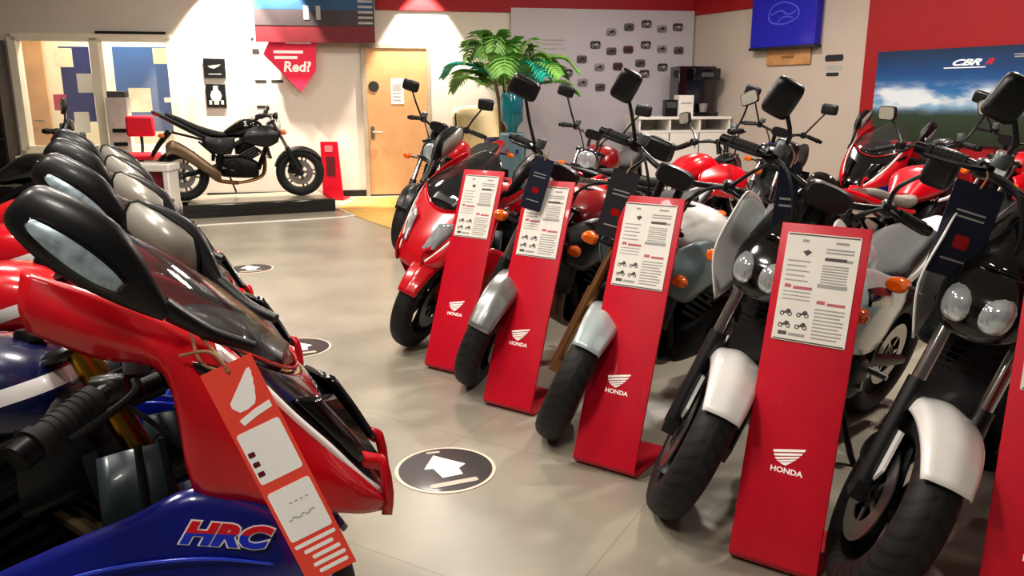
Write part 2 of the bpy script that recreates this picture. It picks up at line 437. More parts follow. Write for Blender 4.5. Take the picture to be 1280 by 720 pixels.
    ml = c.get('muf', [(-1.08, -.17, .33, .03, .04, 3), (-1.14, -.175, .37, .05, .06, 3.2), (-1.36, -.18, .47, .058, .07, 3.2), (-1.52, -.18, .54, .05, .06, 3)])
    m.body(ml, 18); m.build('muffler', c.get('mufm', DARKMET), root)
    r = MB(); r.box((-.40, 0, .62), (.03, .30, .26), M.Rotation(R(-14), 3, 'Y'))
    for k in range(9): r.box((-.383+.007*(k-4), 0, .62+.027*(k-4)), (.012, .29, .004), M.Rotation(R(-14), 3, 'Y'))
    r.build('radiator', BLACK, root)
    # tank, seat and tail
    tz = c.get('tz', 0)
    k = MB(); k.body(c.get('tankst', [(-.40, 0, .80+tz, .06, .045, 2.4), (-.44, 0, .845+tz, .125, .085, 2.6), (-.55, 0, .885+tz, .165, .115, 2.8), (-.68, 0, .875+tz, .16, .115, 2.8), (-.80, 0, .835+tz, .115, .085, 2.6), (-.90, 0, .80+tz, .085, .045, 2.4)]), 24)
    tank = k.build('fuel_tank', tm, root)
    g = MB(); g.lathe([(0, .006), (.03, .006), (.034, 0), (.036, -.02), (0, -.02)], M.Translation((-.57, 0, (c.get('capz') or .998)+tz)) @ M.Rotation(R(-4), 4, 'Y'), 20); g.build('fuel_cap', DARKMET, tank)
    st = MB(); st.body(c.get('seatst') or [(-.84, 0, .80, .07, .03, 3), (-.90, 0, .79, .12, .04, 3.2), (-1.05, 0, .785, .145, .045, 3.4), (-1.18, 0, .81, .125, .045, 3.2), (-1.32, 0, .86, .11, .04, 3.2), (-1.46, 0, .885, .08, .028, 3)], 20)
    st.build('seat', c.get('seat', SEAT), root)
    ta = MB(); ta.body(c.get('tailst') or [(-.95, 0, .72, .13, .025, 3), (-1.15, 0, .745, .135, .035, 3), (-1.35, 0, .80, .12, .04, 3), (-1.55, 0, .875, .075, .032, 2.6), (-1.66, 0, .915, .035, .018, 2.4)], 18)
    tail = ta.build('tail_cowl', c.get('tail', pm), root)
    tz2 = c.get('tailz', 0); tl = MB(); tl.body([(-1.69, 0, .90+tz2, .03, .012, 3), (-1.66, 0, .89+tz2, .05, .018, 3), (-1.6, 0, .872+tz2, .055, .018, 3)], 14, refine=2); tl.build('tail_light', REDLENS, tail)
    pl = MB(); pl.tube([(-1.52, 0, .85), (-1.66, 0, .68), (-1.74, 0, .55)], [.04, .02], 8, 3); pl.box((-1.745, 0, .56), (.006, .2, .14), M.Rotation(R(14), 3, 'Y')); pl.build('plate_holder', BLACK, root)
    if not c.get('lowdetail'):
        for s in (-1, 1):
            indicator_part(root, None, (-1.6, s*.03, .80), (-1.62, s*.14, .80))
            fp = MB(); fp.tube([(-.95, s*.12, .40), (-.95, s*.24, .40)], .013, 10, 1); fp.tube([(-.95, s*.14, .40), (-.82, s*.2, .36)], .008, 8, 1); fp.build('footpeg', ALU, root)
    sd = MB(); sd.tube([(-.86, .13, .26), (-.80, .26, .09), (-.79, .32, -.005+.045)], .013, 8, 3); sd.build('side_stand', BLACK, root)
    rf = MB(); rows = []
    for i in range(6):
        a = R(60+i*22); rows.append([(-WB+math.cos(a)*(RF+.03), y*.085, RF+math.sin(a)*(RF+.03)-abs(y)*.02) for y in (-1, -.5, 0, .5, 1)])
    rf.sheet(rows, refine=3); rf.build('rear_fender', BLACK, root, solid=.004)
    # cockpit
    if sport: sport_front(root, c, S)
    else: naked_front(root, c, S, adv)
    root.matrix_world = M.Translation(pos) @ M.Rotation(heading, 4, 'Z') @ M.Rotation(lean, 4, 'X') @ M.Scale(scale, 4)
    return root

def naked_front(root, c, S, adv):
    bz = c.get('barz', 1.10)
    hb = hand_controls(root, S, c, (-.50, .385, bz+.0), (-.43, .24, bz+.03), c.get('bar', BLACK))
    d = MB(); d.body([(-.30, 0, bz+.01, .05, .03, 3), (-.27, 0, bz+.02, .08, .045, 3.5), (-.235, 0, bz+.025, .07, .04, 3)], 16, refine=2); d.build('instrument_cluster', BLACK, root, S)
    mz = c.get('mz', 1.36); mw = c.get('mirror', (.15, .10)); my = c.get('my', .36)
    for s in (-1, 1):
        mirror_part(root, S, (-.40, s*.21, bz+.03), (-.36, s*(my-.08), (bz+mz)/2+.01), (-.36, s*my, mz), mw, yaw=-s*.18+c.get('myaw', 0), roll=s*c.get('mroll', .1))
    cb = MB()
    for s, o in ((1, 0), (-1, 0), (1, .03)):
        cb.tube([(-.40, s*.2, bz+.03), (-.28, s*(.14-o), bz+.03-o), (-.25, s*(.06+o), bz-.10), (-.33, s*.05, .86)], .006, 6, 5)
    cb.build('cable', RUBBER, root, S)
    hx, hz = c.get('lamp', (-.25, .90))
    if not adv:
        h = MB(); h.body([(hx-.14, 0, hz, .05, .05, 2.4), (hx-.08, 0, hz, .095, .095, 2.4), (hx, 0, hz-.01, .105, .105, 2.4), (hx+.02, 0, hz-.012, .098, .098, 2.4)], 24, refine=3)
        hd = h.build('headlight', c.get('cowl', BLACK), root, S)
        l = MB(); l.body([(hx+.012, 0, hz-.012, .09, .09, 2.4), (hx+.032, 0, hz-.014, .08, .08, 2.3), (hx+.042, 0, hz-.014, .045, .045, 2.1)], 24, refine=3); l.build('headlight_lens', c.get('lens', LENS), hd)
        if c.get('flyscreen'):
            q = MB(); rows = [[(hx-.02-.10*t, y*(.10-.03*t), hz+.09+.16*t-abs(y)*abs(y)*.03) for y in (-1, -.5, 0, .5, 1)] for t in (0, .33, .66, 1)]
            q.sheet(rows, refine=2); q.build('flyscreen', DSCREEN, root, S, solid=.004)
        im = S
    else:
        SH = M.Translation((-.18, 0, 0))
        # half fairing fixed to the frame: lamp, side cowls, tall screen
        h = MB(); h.body([(-.20, 0, .92, .07, .06, 3), (-.12, 0, .92, .13, .10, 2.8), (-.03, 0, .90, .13, .10, 2.6), (.03, 0, .87, .10, .07, 2.4), (.05, 0, .86, .06, .04, 2.2)], 24)
        hd = h.build('headlight', GLOSS, root, SH)
        for s in (-1, 1):
            l = MB(); l.body([(.0, s*.055, .90, .045, .055, 2.4), (.045, s*.05, .885, .04, .045, 2.3), (.06, s*.045, .88, .02, .025, 2.2)], 16, refine=3); l.build('headlight_lens', LENS, hd)
            lb = .12 if s > 0 else 0
            w = MB(); rows = [[(.04-lb, s*.145, 1.06), (.09-lb, s*.15, .92), (.05-lb, s*.125, .75)], [(-.03-lb*.4, s*.155, 1.12), (.0, s*.172, .94), (-.04, s*.145, .75)], [(-.12, s*.165, 1.10), (-.14, s*.188, .95), (-.18, s*.17, .78)], [(-.22, s*.17, 1.03), (-.27, s*.195, .92), (-.32, s*.18, .78)]]
            w.sheet(rows); w.build('side_cowl', pm_of(c), root, SH, solid=.006)
        q = MB(); rows = []
        for t in (0, .25, .5, .75, 1):
            rows.append([(-.02-.20*t-.05*y*y, y*(.125-.045*t*t), 1.0+.22*t-.03*y*y*(1+t)) for y in (-1, -.5, 0, .5, 1)])
        q.sheet(rows, refine=3); q.build('windscreen', DSCREEN, root, SH, solid=.004)
        im = None
    for s in (-1, 1):
        ix = -.20 if not adv else -.36; indicator_part(root, im, (ix, s*.10, c.get('indz', .82)), (ix+.01, s*(.19 if not adv else .27), c.get('indz', .82)), ORANGE, .030)
        if adv:
            w = MB(); w.sheet([[(-.36, s*.195, .94), (-.36, s*.23, .82), (-.42, s*.205, .66)], [(-.55, s*.19, .92), (-.56, s*.24, .79), (-.60, s*.215, .58)], [(-.78, s*.18, .85), (-.80, s*.22, .74), (-.84, s*.195, .54)], [(-1.02, s*.155, .79), (-1.04, s*.175, .70), (-1.06, s*.155, .60)]])
            bp = w.build('body_panel', PALE, root, solid=.006)
            w = MB(); w.sheet([[(-.50, s*.226, .865), (-.51, s*.243, .80)], [(-.62, s*.224, .85), (-.62, s*.2405, .785)], [(-.78, s*.212, .80), (-.78, s*.2255, .745)]], refine=3); w.build('dark_stripe', GLOSS, bp, solid=.005)
        elif c.get('shroud'):
            w = MB(); rows = [[(-.26, s*.15, .86), (-.25, s*.2, .80), (-.27, s*.19, .70)], [(-.38, s*.17, .90), (-.38, s*.225, .80), (-.40, s*.20, .64)], [(-.52, s*.175, .90), (-.54, s*.21, .78), (-.54, s*.18, .66)], [(-.66, s*.17, .84), (-.70, s*.18, .77), (-.72, s*.17, .72)]]
            w.sheet(rows); w.build('tank_shroud', c['shroud'], root, solid=.006)
        if c.get('flash'):
            w = MB(); rows = [[(-.46, s*.178, .86), (-.47, s*.182, .83)], [(-.56, s*.187, .80), (-.57, s*.183, .77)], [(-.70, s*.172, .78), (-.72, s*.165, .76)]]
            w.sheet(rows, refine=3); w.build('tank_stripe', WHITE, root, solid=.003)
        if c.get('sidepanel'):
            w = MB(); rows = [[(-.78, s*.16, .76), (-.80, s*.17, .66), (-.84, s*.16, .56)], [(-.95, s*.155, .76), (-.98, s*.165, .66), (-1.0, s*.155, .56)], [(-1.15, s*.13, .78), (-1.16, s*.135, .72), (-1.14, s*.13, .64)]]
            w.sheet(rows); w.build('side_panel', c['sidepanel'], root, solid=.006)
def pm_of(c): return c.get('panel', c.get('tank', RED))

NOSE = [(-.14, .24, .948, -.042, .868), (-.07, .230, .858, .012, .805), (.0, .201, .773, .073, .733), (.06, .161, .693, .114, .672), (.125, .106, .61, .147, .60), (.135, .098, .56, .15, .55)]
def sport_front(root, c, S):
    up = c.get('upper', RED); lo = c.get('lower', BLUE)
    hb = hand_controls(root, None, dict(clipon=1), (-.475, .375, .805), (-.375, .235, .885))
    for s in (-1, 1):
        g = lambda P: [[(x, s*-y, z) for x, y, z in r] for r in P]
        a = MB(); a.sheet(g([
            [(-.482, -.27, 1.118), (-.486, -.285, 1.06), (-.48, -.27, 1.008)],
            [(-.37, -.275, 1.075), (-.37, -.30, 1.01), (-.37, -.275, .955)],
            [(-.27, -.27, 1.025), (-.26, -.305, .965), (-.25, -.285, .915)],
            [(-.21, -.262, .99), (-.205, -.305, .875), (-.215, -.285, .70)],
            [(-.14, -.245, .95), (-.13, -.30, .83), (-.13, -.285, .672)],
            [(-.07, -.232, .86), (-.055, -.275, .75), (-.04, -.265, .635)],
            [(.0, -.203, .775), (.02, -.23, .69), (.04, -.215, .605)],
            [(.06, -.163, .695), (.08, -.185, .64), (.09, -.165, .58)],
            [(.125, -.108, .612), (.14, -.115, .585), (.135, -.10, .562)]]))
        a.build('upper_cowl', up, root, solid=.005)
        vent = MB(); vent.body([(-.20, s*.298, .935, .004, .006, 2.2), (-.17, s*.302, .918, .008, .016, 2.2), (-.13, s*.292, .90, .008, .018, 2.2), (-.09, s*.272, .882, .004, .008, 2.2)], 12); vent.build('cowl_vent', GLOSS, root)
        st = MB(); st.sheet(g([[(-.165, -.258, .968), (-.16, -.272, .945)], [(-.10, -.246, .902), (-.10, -.256, .884)], [(-.03, -.224, .815), (-.03, -.232, .799)], [(.035, -.186, .736), (.035, -.194, .719)], [(.09, -.144, .661), (.09, -.152, .644)], [(.128, -.112, .616), (.13, -.119, .602)]]), refine=4)
        st.build('cowl_stripe', WHITE, root, solid=.004)
        low_rows = (g([
            [(.04, -.195, .615), (.03, -.22, .5), (-.03, -.17, .36)],
            [(-.05, -.268, .64), (-.06, -.29, .5), (-.12, -.23, .30)],
            [(-.13, -.284, .672), (-.15, -.305, .5), (-.2, -.25, .25)],
            [(-.22, -.284, .702), (-.25, -.315, .5), (-.3, -.26, .21)],
            [(-.33, -.285, .66), (-.37, -.315, .48), (-.42, -.26, .19)],
            [(-.46, -.28, .615), (-.50, -.305, .44), (-.56, -.25, .17)],
            [(-.62, -.26, .55), (-.66, -.28, .40), (-.72, -.23, .16)],
            [(-.80, -.235, .48), (-.84, -.25, .37), (-.88, -.2, .17)]]))
        b = MB(); b.sheet(low_rows)
        ln = MB(); ln.sheet([[V((x, y*.955, z+(-.004 if i == 0 else 0))) for i, (x, y, z) in enumerate(r)] for r in low_rows[2:]]); ln.build('cowl_liner', BLACK, root, solid=.004)
        low = b.build('lower_cowl', lo, root, solid=.005)
        if c.get('hrc'):
            w = MB(); o = V((-.165, s*.3045, .613)); xd = V((.985*-s, 0, .19*s)); 
            yd = V((.16, -s*.1, .98))
            text_into(w, 'HRC', .054, axes(o, xd, yd), .0015, 0, shear=.28, bold=.0052, sx=1.36)
            m2 = axes(o, xd, yd); m2 = m2 @ M.Translation((0, 0, .0018)); w2 = MB()
            text_into(w2, 'HRC', .054, m2, .0015, 0, shear=.28, bold=.0028, sx=1.36)
            w.build('lettering', WHITE, low); w2.build('lettering', c['hrc'], low)
            tr = MB(); tr.sheet(g([[(-.5, -.316, .555), (-.5, -.317, .548)], [(-.36, -.3255, .585), (-.36, -.326, .579)], [(-.2, -.325, .585), (-.2, -.3255, .579)], [(-.08, -.302, .55), (-.08, -.3025, .545)]]), refine=4)
            tr.build('highlight_strip', HIGHLIGHTBLUE, low, solid=.002)  # bright line painted for the highlight low on the blue cowl
        wl = MB(); wl.sheet(g([[(.075, -.125, .705), (.098, -.135, .668)], [(.125, -.112, .69), (.125, -.118, .655)], [(.148, -.112, .675), (.13, -.115, .65)], [(.158, -.112, .60), (.135, -.114, .60)], [(.152, -.105, .55), (.13, -.107, .553)]]), refine=2)
        wl.build('winglet', up, root, solid=.006)
        tail_p = MB(); tail_p.sheet(g([[(-.9, -.15, .78), (-.92, -.16, .74)], [(-1.2, -.14, .83), (-1.22, -.15, .76)], [(-1.62, -.05, .95), (-1.62, -.055, .90)]]), refine=4); tail_p.build('tail_panel', up, root, solid=.005)
    n = MB(); rows = []
    for ex, ey, ez, cx, cz in NOSE: rows.append([(ex+(cx-ex)*(1-y*y), ey*y, ez+(cz-ez)*(1-y*y)) for y in (-1, -.7, -.35, 0, .35, .7, 1)])
    n.sheet(rows, refine=3); nose = n.build('nose_panel', c.get('nose', GLOSS), root, solid=.005)
    ed = MB(); ed.tube([V(q)+V((.004, 0, .006)) for q in rows[0]], .004, 6, 4); ed.build('nose_edge', up, nose)
    for s in (-1, 1):
        l = MB(); l.sheet([[(-.035, s*.2, .838), (.035, s*.10, .822)], [(.03, s*.172, .757), (.085, s*.09, .745)], [(.085, s*.138, .682), (.125, s*.075, .675)]], refine=4); l.build('headlight', c.get('lamp_mat', GLOSS), nose, solid=.014)
    sc = MB(); rows = []
    for cx, cz, ex, ey, ez in ((-.047, .882, -.135, .232, .952), (-.10, .96, -.17, .232, .975), (-.19, 1.05, -.23, .225, 1.005), (-.28, 1.12, -.30, .2, 1.05), (-.36, 1.17, -.37, .15, 1.11), (-.395, 1.19, -.40, .09, 1.16)):
        rows.append([(ex+(cx-ex)*(1-abs(t)**2.2), t*ey, ez+(cz-ez)*(1-abs(t)**2.2)) for t in (-1, -.8, -.5, 0, .5, .8, 1)])
    sc.sheet(rows, refine=3); wsn = sc.build('windscreen', c.get('screen', SCREEN), root, solid=.003)
    for s in (-1, 1):
        tr = MB(); tr.tube([(-.135, s*.236, .952), (-.17, s*.236, .975), (-.23, s*.229, 1.005), (-.30, s*.204, 1.05)], .008, 8, 4); tr.build('screen_trim', BLACK, wsn)
    d = MB(); d.body([(-.30, 0, .965, .06, .03, 3), (-.27, 0, .975, .085, .045, 3.5), (-.2, 0, .96, .1, .05, 3), (-.12, 0, .93, .12, .04, 3), (-.06, 0, .90, .1, .02, 3)], 16); d.build('instrument_cluster', BLACK, root)
    # mirrors: long shells carried on the cowl; lamp strip on the outer face
    for s in (-1, 1):
        b = MB(); path = [(-.10, s*.25, .955), (-.17, s*.285, .99), (-.24, s*.325, 1.05)]
        b.tube(path, [.012, .018], 10, 4)
        L = [(-.232, .33, 1.03, .010, .012), (-.262, .342, 1.064, .016, .030), (-.295, .353, 1.104, .024, .049), (-.335, .36, 1.146, .030, .063), (-.38, .363, 1.184, .031, .062), (-.42, .361, 1.216, .028, .052), (-.44, .358, 1.232, .024, .042), (-.447, .356, 1.238, .014, .028)]
        rings = []
        for x, y, z, w, h in L:
            ring = []
            for k in range(20):
                t = 2*PI*k/20; cc, ss = math.cos(t), math.sin(t)
                dy = w*math.copysign(abs(cc)**1.0, cc); dz = h*math.copysign(abs(ss)**.75, ss)
                ring.append(V((x+.69*dz, s*(y+dy), z+.72*dz)))
            rings.append(ring)
        b.loft([list(q) for q in zip(*[cat(list(q), 3) for q in zip(*rings)])])
        mo = b.build('mirror', BLACK, root)
        l = MB(); rows = []
        for x, y, z, hh in ((-.292, .378, 1.086, .010), (-.315, .387, 1.107, .019), (-.345, .3925, 1.134, .022), (-.38, .395, 1.165, .020), (-.41, .392, 1.19, .014), (-.422, .388, 1.2, .006)):
            rows.append([(x+.69*k*hh, s*(y+.005*(1-k*k)), z+.72*k*hh) for k in (-1, 0, 1)])
        l.sheet(rows, refine=3); l.build('lamp_strip', STRIP, mo, solid=.006)
        ri = MB(); loop = cat([r[0] for r in rows]+[rows[-1][1]]+[r[2] for r in rows[::-1]]+[rows[0][1]], 3, True); ri.tube(loop, .0045, 6, 1, closed=True); ri.build('strip_bezel', GLOSS, mo)
        g = MB(); P = [(-.452, 1.235), (-.44, 1.258), (-.42, 1.262), (-.37, 1.232), (-.315, 1.19), (-.292, 1.165), (-.287, 1.12), (-.29, 1.075), (-.31, 1.07), (-.37, 1.11), (-.43, 1.16), (-.452, 1.19)]
        g.add([(x, s*.312, z) for x, z in P], [list(range(len(P)))], False); g.build('mirror_glass', MGLASS, mo, solid=.004)
        ri = MB(); ri.tube([(x, s*.312, z) for x, z in P], .004, 6, 1, closed=True); ri.build('mirror_rim', BLACK, mo)
    # cockpit innards
    k = MB(); k.body([(-.42, 0, .74, .10, .08, 4), (-.48, 0, .75, .14, .12, 4), (-.56, 0, .74, .16, .14, 4)], 18); k.build('airbox', BLACK, root)
    for s in (-1, 1):
        k = MB(); k.sheet([[(-.30, s*.15, .76), (-.27, s*.17, .62)], [(-.36, s*.17, .755), (-.34, s*.19, .59)], [(-.41, s*.18, .745), (-.40, s*.2, .57)]], refine=2); k.build('inner_panel', GREYBLUE_DK, root, solid=.01)
        k2 = MB(); k2.tube([(-.335, s*.178, .765), (-.32, s*.193, .59)], .008, 8, 1); k2.tube([(-.295, s*.155, .77), (-.27, s*.172, .60)], .008, 8, 1); k2.build('frame_rib', BLACK, root)
    h = MB()
    for s in (-1, 1):
        h.tube([(-.37, s*.20, .87), (-.30, s*.17, .80), (-.24, s*.12, .70), (-.2, s*.1, .55)], .006, 6, 4)
        h.tube([(-.36, s*.19, .86), (-.42, s*.14, .80), (-.5, s*.1, .78)], .007, 6, 4)
    h.build('cable', RUBBER, root)
GREYBLUE_DK = mat('dark_grey_blue_plastic', '3A464C', .35, .1, .2, .05)
HIGHLIGHTBLUE = mat('bright_blue_highlight', '2B4BE8', .3, 0, .6, .02)  # colour of the painted highlight on the lower cowl
HRCMAT = None
#ROOM
# ---------------------------------------------------------------- room
class Plane:
    """vertical wall plane: u runs along d, normal n faces the room"""
    def __init__(s, p0, deg):
        s.p = V(p0); s.d = V((math.sin(R(deg)), math.cos(R(deg)), 0)); s.n = V((s.d.y, -s.d.x, 0))
    def hit(s, px, py):
        r = ray(px, py); o = V((0, 0, CAM_H)); t = (s.p-o).dot(s.n)/r.dot(s.n); q = o+r*t
        return (q-s.p).dot(s.d), q.z
    def pt(s, u, z, off=0): return s.p+s.d*u+s.n*off+V((0, 0, z))
    def mx(s, u, z, off=0):
        m = M((s.d, V((0, 0, 1)), s.n)).transposed().to_4x4(); m.translation = s.pt(u, z, off); return m
    def slab(s, mb, u0, u1, z0, z1, off=0, th=.1, mi=0):
        """box whose front face lies at off"""
        vs = [s.pt(u, z, o) for o in (off-th, off) for z in (z0, z1) for u in (u0, u1)]
        return mb.add(vs, [(0, 1, 3, 2), (4, 6, 7, 5), (0, 4, 5, 1), (2, 3, 7, 6), (0, 2, 6, 4), (1, 5, 7, 3)], False, mi)
    def rect(s, x0, y0, x1, y1):
        a = s.hit(x0, y0); b = s.hit(x1, y1); return min(a[0], b[0]), max(a[0], b[0]), min(a[1], b[1]), max(a[1], b[1])
    def board(s, r, off, th, m, name, parent=None, **k):
        mb = MB(); s.slab(mb, *r, off, th); return mb.build(name, m, parent, **k)

BACK = Plane((-2.14, 11.75, 0), 79.5)
uc, zc = BACK.hit(868, 18); CORNER = BACK.pt(uc, 0)
SIDE = Plane(CORNER, 153)
CEIL = 3.5; ZF = 2.6
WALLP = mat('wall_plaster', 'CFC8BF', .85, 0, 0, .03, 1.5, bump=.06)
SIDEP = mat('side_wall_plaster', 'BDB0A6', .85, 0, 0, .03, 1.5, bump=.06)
CEILP = mat('ceiling_paint', 'D8D4CE', .9, 0, 0, .03, 1)

def floor_material():
    m = bpy.data.materials.new('floor_tiles'); m.use_nodes = True
    nt = m.node_tree; b = nt.nodes['Principled BSDF']
    tc = nt.nodes.new('ShaderNodeTexCoord'); mp = nt.nodes.new('ShaderNodeMapping'); mp.inputs['Rotation'].default_value = (0, 0, R(30))
    nt.links.new(tc.outputs['Object'], mp.inputs['Vector'])
    br = nt.nodes.new('ShaderNodeTexBrick'); br.offset = 0; br.inputs['Scale'].default_value = 1
    br.inputs['Brick Width'].default_value = .9; br.inputs['Row Height'].default_value = .9; br.inputs['Mortar Size'].default_value = .003; br.inputs['Mortar Smooth'].default_value = .3
    br.inputs['Color1'].default_value = lin('A09B90'); br.inputs['Color2'].default_value = lin('9B968A'); br.inputs['Mortar'].default_value = lin('8B857A')
    nt.links.new(mp.outputs[0], br.inputs['Vector'])
    nz = nt.nodes.new('ShaderNodeTexNoise'); nz.inputs['Scale'].default_value = 2.2; nz.inputs['Detail'].default_value = 6
    nt.links.new(tc.outputs['Object'], nz.inputs['Vector'])
    rp = nt.nodes.new('ShaderNodeValToRGB'); rp.color_ramp.elements[0].color = (.80, .80, .79, 1); rp.color_ramp.elements[1].color = (1.12, 1.1, 1.05, 1)
    rp.color_ramp.elements[0].position = .3; rp.color_ramp.elements[1].position = .7
    nt.links.new(nz.outputs['Fac'], rp.inputs['Fac'])
    mx = nt.nodes.new('ShaderNodeMix'); mx.data_type = 'RGBA'; mx.blend_type = 'MULTIPLY'; mx.inputs['Factor'].default_value = 1
    nt.links.new(br.outputs['Color'], mx.inputs['A']); nt.links.new(rp.outputs['Color'], mx.inputs['B'])
    nt.links.new(mx.outputs['Result'], b.inputs['Base Color'])
    r2 = nt.nodes.new('ShaderNodeMapRange'); r2.inputs['To Min'].default_value = .22; r2.inputs['To Max'].default_value = .42
    nt.links.new(nz.outputs['Fac'], r2.inputs['Value']); nt.links.new(r2.outputs[0], b.inputs['Roughness'])
    return m
b = MB(); b.box((0, 6, -.05), (26, 24, .1)); struct(b.build('floor', floor_material(), mx=M()))
b = MB(); b.box((0, 6, CEIL+.05), (26, 24, .1)); struct(b.build('ceiling', CEILP, mx=M()))

# office opening in the back wall
ow = BACK.rect(14, 46, 226, 186); WZ0, WZ1 = ow[2], ow[3]
b = MB()
BACK.slab(b, -9.5, ow[0], 0, CEIL, 0, .15); BACK.slab(b, ow[1], uc, 0, CEIL, 0, .15)
BACK.slab(b, ow[0], ow[1], 0, WZ0, 0, .15); BACK.slab(b, ow[0], ow[1], WZ1, CEIL, 0, .15)
struct(b.build('wall_back', WALLP, mx=M()))
ur, _ = SIDE.hit(1080, 100)
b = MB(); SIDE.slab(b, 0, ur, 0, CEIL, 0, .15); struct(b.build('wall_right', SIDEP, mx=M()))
b = MB(); SIDE.slab(b, ur, 14, 0, CEIL, .03, .18); struct(b.build('wall_right_red', WALL_RED, mx=M()))
LEFT = Plane(BACK.pt(-9.5, 0), -20); b = MB()
p = BACK.pt(-9.5, 0); q = V((-7.5, -3, 0)); pl_ = Plane(q, math.degrees(math.atan2((p-q).x, (p-q).y))); pl_.slab(b, 0, (p-q).length, 0, CEIL, 0, .15)
struct(b.build('wall_left', WALLP, mx=M()))
# red frieze
ub = BACK.hit(469, 10)[0]
b = MB(); BACK.slab(b, ub, uc, ZF, CEIL, .03, .04); struct(b.build('trim_1', WALL_RED, mx=M()))
b = MB(); SIDE.slab(b, .03, ur, ZF, CEIL, .03, .04); struct(b.build('trim_2', WALL_RED, mx=M()))
b = MB(); BACK.slab(b, ow[1]+.3, uc, 0, .09, .015, .02); struct(b.build('baseboard_back', BLACK, mx=M()))
b = MB(); SIDE.slab(b, 0, 12, 0, .09, .045, .05); struct(b.build('baseboard_right', BLACK, mx=M()))

# office window frame and glass, room behind
FRAMEM = mat('window_frame_paint', 'E4DCCB', .5, 0, .1, .03)
wr = bpy.data.objects.new('window_1', None); COL.objects.link(wr); wr.location = BACK.pt((ow[0]+ow[1])/2, WZ0); struct(wr)
inv = M.Translation(-wr.location)
b = MB(); um = BACK.hit(123, 100)[0]
for a, c2, z0, z1 in ((ow[0]-.05, ow[0]+.05, WZ0, WZ1), (ow[1]-.06, ow[1]+.06, WZ0, WZ1), (um-.06, um+.05, WZ0, WZ1), (ow[0], ow[1], WZ0-.06, WZ0+.06), (ow[0], ow[1], WZ1-.04, WZ1+.05)):
    BACK.slab(b, a, c2, z0, z1, .04, .2)
b.build('window_frame', FRAMEM, wr, inv)
b = MB(); BACK.slab(b, um+.04, ow[1]-.05, WZ1+.05, WZ1+.085, .045, .05); b.build('window_head_rail', BLACK, wr, inv)
b = MB(); BACK.slab(b, ow[0]-.1, ow[1]+.1, WZ0-.12, WZ0-.06, .26, .4); b.build('window_sill', FRAMEM, wr, inv)
PANE = mat('window_glass', 'F0F4F4', .02, 0, 0, .01, alpha=.08)
b = MB(); BACK.slab(b, ow[0]+.05, um-.06, WZ0+.06, WZ1-.04, -.06, .006); BACK.slab(b, um+.05, ow[1]-.06, WZ0+.06, WZ1-.04, -.06, .006); b.build('window_pane', PANE, wr, inv)
b = MB(); BACK.slab(b, ow[0]-.8, ow[1]+.8, 0, CEIL, -2.2, .1); struct(b.build('wall_office', mat('office_wall', 'E9DFC6', .85, var=.03), mx=M()))
def office(name, r, off, m, label, catg, th=.02, group=None):
    pl = Plane(BACK.pt(0, 0, off), 79.5); q = pl.rect(*r); mb = MB(); pl.slab(mb, *q, 0, th)
    return tag(mb.build(name, m, bevel=.003), label, catg, group)
OAK = mat('oak_veneer', 'CFA174', .45, 0, .15, .12, 3)
dpl = Plane(BACK.pt(0, 0, -2.1), 79.5); dr = dpl.rect(20, 40, 66, 160); d = thing('office_door', 'pale oak door standing inside the glazed office', 'door', dpl.pt((dr[0]+dr[1])/2, 0))
b = MB(); dpl.slab(b, dr[0], dr[1], .0, 2.3, .02, .05); b.build('door_leaf', OAK, d, M.Translation(-d.location), bevel=.005)
b = MB(); p = dpl.pt(dr[1]-.1, 1.05, .03); b.tube([p, p+dpl.n*.05, p+dpl.n*.05-dpl.d*.12], .011, 8, 1); b.build('door_handle', ALU, d, M.Translation(-d.location))
NOTEB = mat('navy_noticeboard', '16226E', .8, 0, 0, .15, 3); NOTEB2 = mat('blue_noticeboard', '2A5DA0', .75, 0, 0, .15, 2)
CREAM = mat('cream_card', 'F3E9C8', .8, emit=.15); CRIM = mat('crimson_card', 'C8283C', .7); PINK = mat('pink_card', 'D84868', .7)
office('noticeboard', (72, 58, 121, 152), -1.2, NOTEB, 'dark navy noticeboard behind the narrow office pane', 'noticeboard')
office('noticeboard', (139, 58, 221, 164), -1.3, NOTEB2, 'broad mid blue noticeboard behind the wide office pane', 'noticeboard')
office('notice', (95, 92, 123, 116), -.25, PAPER, 'white notice tilted across the office window mullion', 'notice', .003)
office('notice', (66, 60, 92, 84), -1.1, CREAM, 'cream notice pinned high beside the oak office door', 'notice', .003)
office('notice', (190, 60, 220, 80), -1.1, CREAM, 'cream card notice at the top corner of the blue noticeboard', 'notice', .003)
office('notice', (160, 110, 191, 140), -.25, CREAM, 'cream sheet stuck on the wide office pane above the printer', 'notice', .003)
office('notice', (66, 118, 85, 138), -.3, PINK, 'pink card stuck low on the narrow office pane', 'notice', .003)
office('notice', (92, 140, 114, 166), -.3, PAPER, 'white sheet standing low behind the narrow office pane', 'notice', .003)
office('notice', (205, 122, 216, 128), -1.25, TAGWHITE, 'small bright white label on the blue noticeboard', 'notice', .003)
